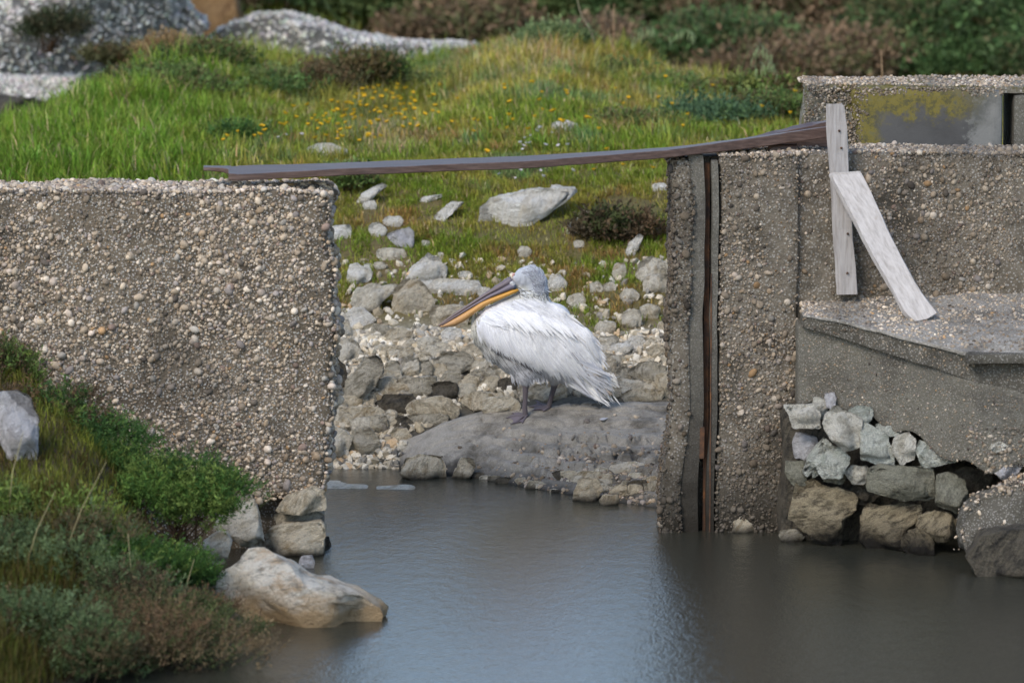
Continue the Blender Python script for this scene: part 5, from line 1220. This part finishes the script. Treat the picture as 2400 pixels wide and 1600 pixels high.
# folded wings
def wing_shell(s):
    m_ = MB(); d = .115*s
    sphere_chain(m_, [(1158,765,38,d*.75,.5),(1195,785,54,d,.45),(1250,800,62,d*1.1,.42),(1300,822,58,d,.4),(1345,850,44,d*.75,.4),(1385,880,32,d*.5,.4),(1418,908,18,d*.3,.4)])
    return remeshed(m_, .008)
bvh_v, bvh_f = [bv_], [bf_]; nb_ = len(bv_)
nw = wing_shell(-1); fw_ = wing_shell(1)
allv = np.concatenate([bv_, nw[0]]); allf = np.concatenate([bf_, nw[1]+nb_])
TREE = BVHTree.FromPolygons([tuple(a) for a in allv], [tuple(int(i) for i in a) for a in allf])
camv = Vector((0, 0, H))
def hit(px, py):
    p_ = Vector(P(px, py, YB)); d = (p_-camv).normalized(); h = TREE.ray_cast(camv+d*(YB-3), d)
    return h[0].y if h[0] is not None else None
def feather(mb, px, py, ang, L, wd, col, edge, lift=(.002, .010), curve=0., tipw=.55, nst=6, dflt=None):
    """one vane laid on the bird's surface; ang = degrees below the horizontal, px units"""
    a = math.radians(ang); pts = []; last = None; x_, y_ = px, py
    for k in range(nst):
        t = k/(nst-1); hy = hit(x_, y_)
        if hy is None: hy = last if last is not None else (dflt if dflt is not None else YB)
        if last is not None: hy = min(hy, last+.02)
        last = hy; pts.append((x_, y_, hy-(lift[0]+(lift[1]-lift[0])*t), t, a)); x_ += math.cos(a)*L/(nst-1); y_ += math.sin(a)*L/(nst-1); a += math.radians(curve)/(nst-1)
    v, cs = [], []; tw = rng.uniform(-.35, .35)
    for x_, y_, Y_, t, a in pts:
        wk = wd*.5*(math.sin(math.pi*min(t*.9+.18, 1))**.6 if t < .999 else .06)
        ox, oy = -math.sin(a)*wk, math.cos(a)*wk
        v += [P(x_+ox, y_+oy, Y_+.0015+tw*wd*PX*.5), P(x_, y_, Y_-.0015), P(x_-ox, y_-oy, Y_+.0015-tw*wd*PX*.5)]; cs += [edge, col, col]
    f = []
    for k in range(nst-1):
        i = k*3; f += [(i, i+1, i+4, i+3), (i+1, i+2, i+5, i+4)]
    mb.add(v, f4=f, c=np.array(cs)*rng.uniform(.9, 1.06))
WH = np.array([.86, .86, .86]); LI = np.array([.70, .71, .76]); GR = np.array([.42, .43, .47]); DK = np.array([.09, .07, .07]); CR = np.array([.66, .64, .55]); BRN = np.array([.40, .30, .22])
def wc(k=.25):
    t = rng.uniform(0, 1); return WH+(LI-WH)*t*k*2
wg = MB(); wg.add(nw[0], f3=nw[1], c=np.tile(WH*.95, (len(nw[0]), 1)))
def ang_at(x_): return np.interp(x_, [1120, 1180, 1250, 1330, 1420], [78, 68, 62, 52, 44])
# dark flight feathers showing under the lower edge
for i in range(26):
    t = i/25; x_ = 1150+t*95; y_ = 808+t*46; feather(wg, x_, y_, 42+rng.uniform(-8, 10), 40, 7, DK*rng.uniform(.8, 2.2), GR*.5, (.001, .004))
# long rear flight feathers
for i in range(60):
    x_ = rng.uniform(1300, 1392); y_ = 800+(x_-1300)*.45+rng.uniform(-10, 50); g_ = rng.uniform(0, 1)
    cl = LI*rng.uniform(.8, 1) if g_ > .42 else (GR if g_ > .2 else (BRN if g_ > .1 else DK*2.2))
    tx, ty = 1440-rng.uniform(0, 60)*(1-(x_-1300)/140), 925+rng.uniform(-45, 18); L = min(math.hypot(tx-x_, ty-y_), 120)
    feather(wg, x_, y_, math.degrees(math.atan2(ty-y_, tx-x_)), L, rng.uniform(6, 10), cl, WH*.9, (.002, .012), rng.uniform(-6, 6))
# secondaries / greater coverts
for i in range(240):
    x_ = rng.uniform(1140, 1375); lo = np.interp(x_, [1125, 1160, 1240, 1300, 1375], [800, 822, 862, 884, 880]); L = rng.uniform(42, 72)
    a = ang_at(x_)+rng.uniform(-6, 6); y_ = lo-L*math.sin(math.radians(a))+rng.uniform(-12, 10)
    feather(wg, x_-L*math.cos(math.radians(a))*.6, y_, a, L, rng.uniform(5, 9), wc(), LI*.92, (.003, .012), rng.uniform(-8, 8))
for i in range(520):
    x_ = rng.uniform(1118, 1385); top = np.interp(x_, [1110, 1150, 1250, 1330, 1400], [745, 735, 760, 785, 830]); lo = np.interp(x_, [1125, 1160, 1240, 1300, 1400], [775, 795, 830, 850, 870])
    y_ = rng.uniform(top, lo); feather(wg, x_, y_, ang_at(x_)+rng.uniform(-8, 8), rng.uniform(24, 46), rng.uniform(4, 7.5), wc(.3), LI*.97, (.003, .009), rng.uniform(-8, 8), nst=5)
part(wg, 'wing', M_FEATH, pel)
w2 = MB(); w2.add(fw_[0], f3=fw_[1], c=np.tile(WH*.9, (len(fw_[0]), 1)))
for i in range(120):
    v0 = fw_[0][rng.integers(len(fw_[0]))]
    if v0[1] < YB+.1: continue
    d = np.array([.8, .0, -.55])+rng.normal(size=3)*.1; d[1] = 0; L = rng.uniform(.08, .16); s_ = np.array([.2, 0, 1])*.009
    w2.add([v0+s_+[0, .006, 0], v0-s_+[0, .006, 0], v0+d*L-s_*.5+[0, .012, 0], v0+d*L+s_*.5+[0, .012, 0]], f4=[(0, 1, 2, 3)], c=wc())
part(w2, 'wing', M_FEATH, pel)
# mantle and scapulars hanging over the upper wing
mt_ = MB()
for i in range(420):
    x_ = rng.uniform(1120, 1385); top = np.interp(x_, [1120, 1180, 1240, 1285, 1325, 1370, 1400], [730, 704, 694, 704, 728, 766, 806]); y_ = top+rng.uniform(2, 34)*(1 if x_ > 1180 else .7)
    a = np.interp(x_, [1120, 1200, 1300, 1390], [20, 30, 34, 52])+rng.uniform(-7, 7); feather(mt_, x_, y_, a, rng.uniform(35, 70), rng.uniform(5, 9), wc(.5), LI*rng.uniform(.75, 1), (.005, .016), rng.uniform(-4, 12))
for i in range(46):   # pointed scapular row with shade beneath
    t = rng.uniform(0, 1); x_ = 1165+t*150; y_ = 728+t*26+rng.uniform(-5, 8); feather(mt_, x_, y_, 36+rng.uniform(-6, 10), rng.uniform(50, 78), rng.uniform(6, 9), WH, GR*1.1, (.010, .024), 10)
part(mt_, 'mantle_feathers', M_FEATH, pel)
# tail
tl = MB()
for i in range(30):
    x_ = rng.uniform(1318, 1350); y_ = rng.uniform(878, 902); tx = rng.uniform(1375, 1432); ty = 905+(tx-1340)*.45+rng.uniform(-8, 10)
    feather(tl, x_, y_, math.degrees(math.atan2(ty-y_, tx-x_)), math.hypot(tx-x_, ty-y_), rng.uniform(5, 9), WH if rng.uniform() < .8 else GR, LI, (.0, .004), dflt=YB-.02)
for i in range(60):    # wispy ends
    x_ = rng.uniform(1385, 1440); y_ = rng.uniform(870, 930); feather(tl, x_, y_, rng.uniform(30, 62), rng.uniform(18, 34), 2.2, WH*.95, CR, (.0, .003), dflt=YB-.03, nst=4)
part(tl, 'tail', M_FEATH, pel)
# breast, belly and thigh plumage
bs = MB()
for i in range(520):
    t = rng.uniform(0, 1); x0 = np.interp(t, [0, .25, .6, 1], [1106, 1102, 1128, 1215]); y_ = np.interp(t, [0, .25, .6, 1], [738, 775, 828, 886]); off = rng.uniform(0, 38)*(.6+.6*t)
    a = np.interp(t, [0, .3, .7, 1], [96, 80, 56, 48]); x_ = x0+off*.85+2; y2 = y_-off*.55*t-6
    cl = CR*(1-t)+GR*1.25*t; cl = cl if rng.uniform() < .68 else cl*rng.uniform(.35, .6)
    feather(bs, x_, y2, a+rng.uniform(-7, 7), rng.uniform(20, 42), rng.uniform(2, 3.4), cl, cl*.8, (.002, .006), rng.uniform(-8, 4), nst=5)
for i in range(220):
    x_ = rng.uniform(1195, 1345); y_ = rng.uniform(850, 886); cl = LI*rng.uniform(.55, 1.0)
    feather(bs, x_, y_, rng.uniform(48, 84), rng.uniform(14, 28), rng.uniform(2.5, 4), cl, cl*.75, (.001, .004), nst=4)
for i in range(60):
    x_ = rng.uniform(1222, 1246); y_ = rng.uniform(872, 888); feather(bs, x_, y_, rng.uniform(80, 100), rng.uniform(12, 20), 3, LI*rng.uniform(.6, .9), GR, (.0, .002), nst=4)
part(bs, 'breast_feathers', M_FEATH, pel)
# shaggy head and nape
hf = MB()
for i in range(620):
    a0 = rng.uniform(-2.6, 1.6); r = rng.uniform(.1, 1)*33; x_ = 1247+math.cos(a0)*r; y_ = 657+math.sin(a0)*r*1.15
    if x_ < 1216 and y_ > 650: continue
    t = (x_-1215)/65; a = np.interp(t, [0, .4, .75, 1], [0, 30, 75, 100])+rng.uniform(-22, 22)
    k = rng.uniform(0, 1); cl = np.array([.56, .60, .66])*k+np.array([.24, .25, .30])*(1-k)
    feather(hf, x_, y_, a, rng.uniform(7, 16), rng.uniform(1.6, 3), cl, cl*.6, (.001, .008), rng.uniform(-20, 30), nst=4)
for i in range(260):   # pale throat and nape curls
    x_ = rng.uniform(1214, 1280); y_ = rng.uniform(680, 706)-max(0, 1228-x_)*.6; k = rng.uniform(0, 1); cl = (CR*k+np.array([.66, .70, .76])*(1-k))*(1 if rng.uniform() < .6 else .35)
    feather(hf, x_, y_, rng.uniform(5, 110) if x_ > 1245 else rng.uniform(0, 60), rng.uniform(9, 19), rng.uniform(2, 3.4), cl, cl*.65, (.002, .009), rng.uniform(-40, 50), nst=5)
part(hf, 'head_feathers', M_FEATH, pel)
# bill
def band(mb, st, dy, c0, c1, k=14, wob=0):
    secs = []
    for i, (T_, B_, wd) in enumerate(st):
        a, b_ = B(*T_, dy), B(*B_, dy); cen = (a+b_)/2; h_ = (a-b_)/2; wv = np.array([0, wd*PX, 0])
        secs.append([cen+h_*math.cos(t)+wv*math.sin(t) for t in np.arange(k)*2*math.pi/k])
    n = len(st); N_ = 24; m_ = MB(); loft(m_, secs, sub=N_); t = np.repeat(np.linspace(0, 1, N_), k); t = np.concatenate([t, [0, 1]])
    m_.c = [np.asarray(c0)*(1-t[:, None])+np.asarray(c1)*t[:, None]]
    mb.v += m_.v; mb.c += m_.c; mb.f3 += [f+mb.n for f in m_.f3]; mb.f4 += [f+mb.n for f in m_.f4]; mb.n += m_.n
bdy = -.035
ub = MB()
band(ub, [((1196,647),(1203,664),10), ((1187,652),(1196,668),11), ((1165,667),(1171,679),11), ((1140,684),(1144,691),10), ((1098,712),(1101,717),9), ((1056,740),(1058,744),8), ((1034,756),(1036,760),6), ((1026,762),(1029,767),3)], bdy, (.15, .13, .16), (.24, .17, .13))
part(ub, 'upper_bill', M_SKIN, pel)
lb_ = MB()
band(lb_, [((1203,662),(1209,677),13), ((1194,663),(1199,679),13), ((1171,677),(1177,687),12), ((1144,690),(1149,698),11), ((1101,716),(1105,722),10), ((1058,743),(1061,748),8), ((1034,759),(1036,763),5)], bdy-.004, (.19, .18, .23), (.19, .14, .14))
sphere_chain(lb_, [(1200,664,6,bdy-.02,1),(1205,672,6,bdy-.02,1)]); lb_.c[-1][:] = (.06, .09, .13); lb_.c[-2][:] = (.06, .09, .13)
part(lb_, 'lower_bill', M_SKIN, pel)
po = MB()
band(po, [((1212,676),(1217,681),7), ((1205,676),(1208,686),11), ((1178,686),(1184,697),12), ((1148,697),(1155,709),13), ((1126,706),(1134,719),14), ((1104,721),(1111,735),14), ((1083,733),(1092,751),12), ((1060,747),(1068,763),10), ((1045,756),(1049,766),7), ((1031,764),(1033,767),3)], bdy-.002, (.72, .36, .04), (.56, .33, .18))
part(po, 'pouch', M_SKIN, pel)
ey = MB(); e0 = hit(1204, 644) or YB-.05
v, f = ICO[2]; ey.add(v*.014*np.array([1, .6, 1.15])+P(1205, 645, e0-.004), f3=f, c=(.58, .33, .30)); ey.add(v*.005*np.array([1, .8, 1])+P(1205, 644, e0-.013), f3=f, c=(.22, .10, .07))
part(ey, 'eye', M_SKIN, pel)
# webbed feet
def foot(px, py, dy, yaw):
    h_ = P(px, py, YB+dy); h_[2] = float(apron(h_[0], h_[1]))+.010; m_ = MB(); tips = []
    for a, L in ((math.pi-.62+yaw, .115), (math.pi-.1+yaw, .135), (math.pi+.42+yaw, .12), (math.pi+1.05+yaw, .075)):
        secs = []
        for t in (0, .3, .6, .85, 1.0):
            q_ = h_+np.array([math.cos(a), math.sin(a), 0])*L*t; q_[2] = float(apron(q_[0], q_[1]))+.009*(1-t*.4); r = .0095*(1-.45*t) if t < 1 else .002
            s_ = np.array([-math.sin(a), math.cos(a), 0]); secs.append([q_+s_*r*math.cos(b_)+np.array([0, 0, r*.8*math.sin(b_)]) for b_ in np.arange(7)*2*math.pi/7])
        loft(m_, secs, c=(.11, .095, .11), sub=9); tips.append((a, L))
    for (a0, L0), (a1, L1) in zip(tips[:-1], tips[1:]):
        g = []
        for t in (.05, .5, .9):
            for s_ in np.linspace(0, 1, 5):
                a = a0+(a1-a0)*s_; L = (L0+(L1-L0)*s_)*t*(1-.22*math.sin(math.pi*s_)*(t > .6)); q_ = h_+np.array([math.cos(a), math.sin(a), 0])*L
                q_[2] = float(apron(q_[0], q_[1]))+.008; g.append(q_)
        f = [(r*5+c_, r*5+c_+1, r*5+c_+6, r*5+c_+5) for r in range(2) for c_ in range(4)]; m_.add(g, f4=f, c=(.14, .12, .14))
        m_.add(np.array(g)-[0, 0, .004], f4=[x_[::-1] for x_ in f], c=(.14, .12, .14))
    part(m_, 'foot', M_SKIN, pel)
foot(1236, 977, -.06, 0.05); foot(1288, 966, DYF, -.05)
# small white feather lying on the apron
g_ = G(1415, 992, 28.8, 31, apron); fm = MB(); pts = []
for k in range(7):
    t = k/6; wk = .014*math.sin(math.pi*min(t*.9+.1, 1)); q_ = np.array([g_[0]-.025+t*.05, g_[1]+.02*t, 0]); 
    for s_ in (-1, 0, 1):
        r_ = q_+np.array([0, s_*wk*2, 0]); r_[2] = g_[2]+.012+.006*(s_ == 0)+(r_[1]-g_[1])*.15; pts.append(r_)
fm.add(pts, f4=[(r*3+c_, r*3+c_+1, r*3+c_+4, r*3+c_+3) for r in range(6) for c_ in (0, 1)], c=(.36, .37, .40))
tag(fm.build('feather', M_FEATH, origin=tuple(g_)), 'small white feather lying on the apron right of the pelican feet', 'feather')
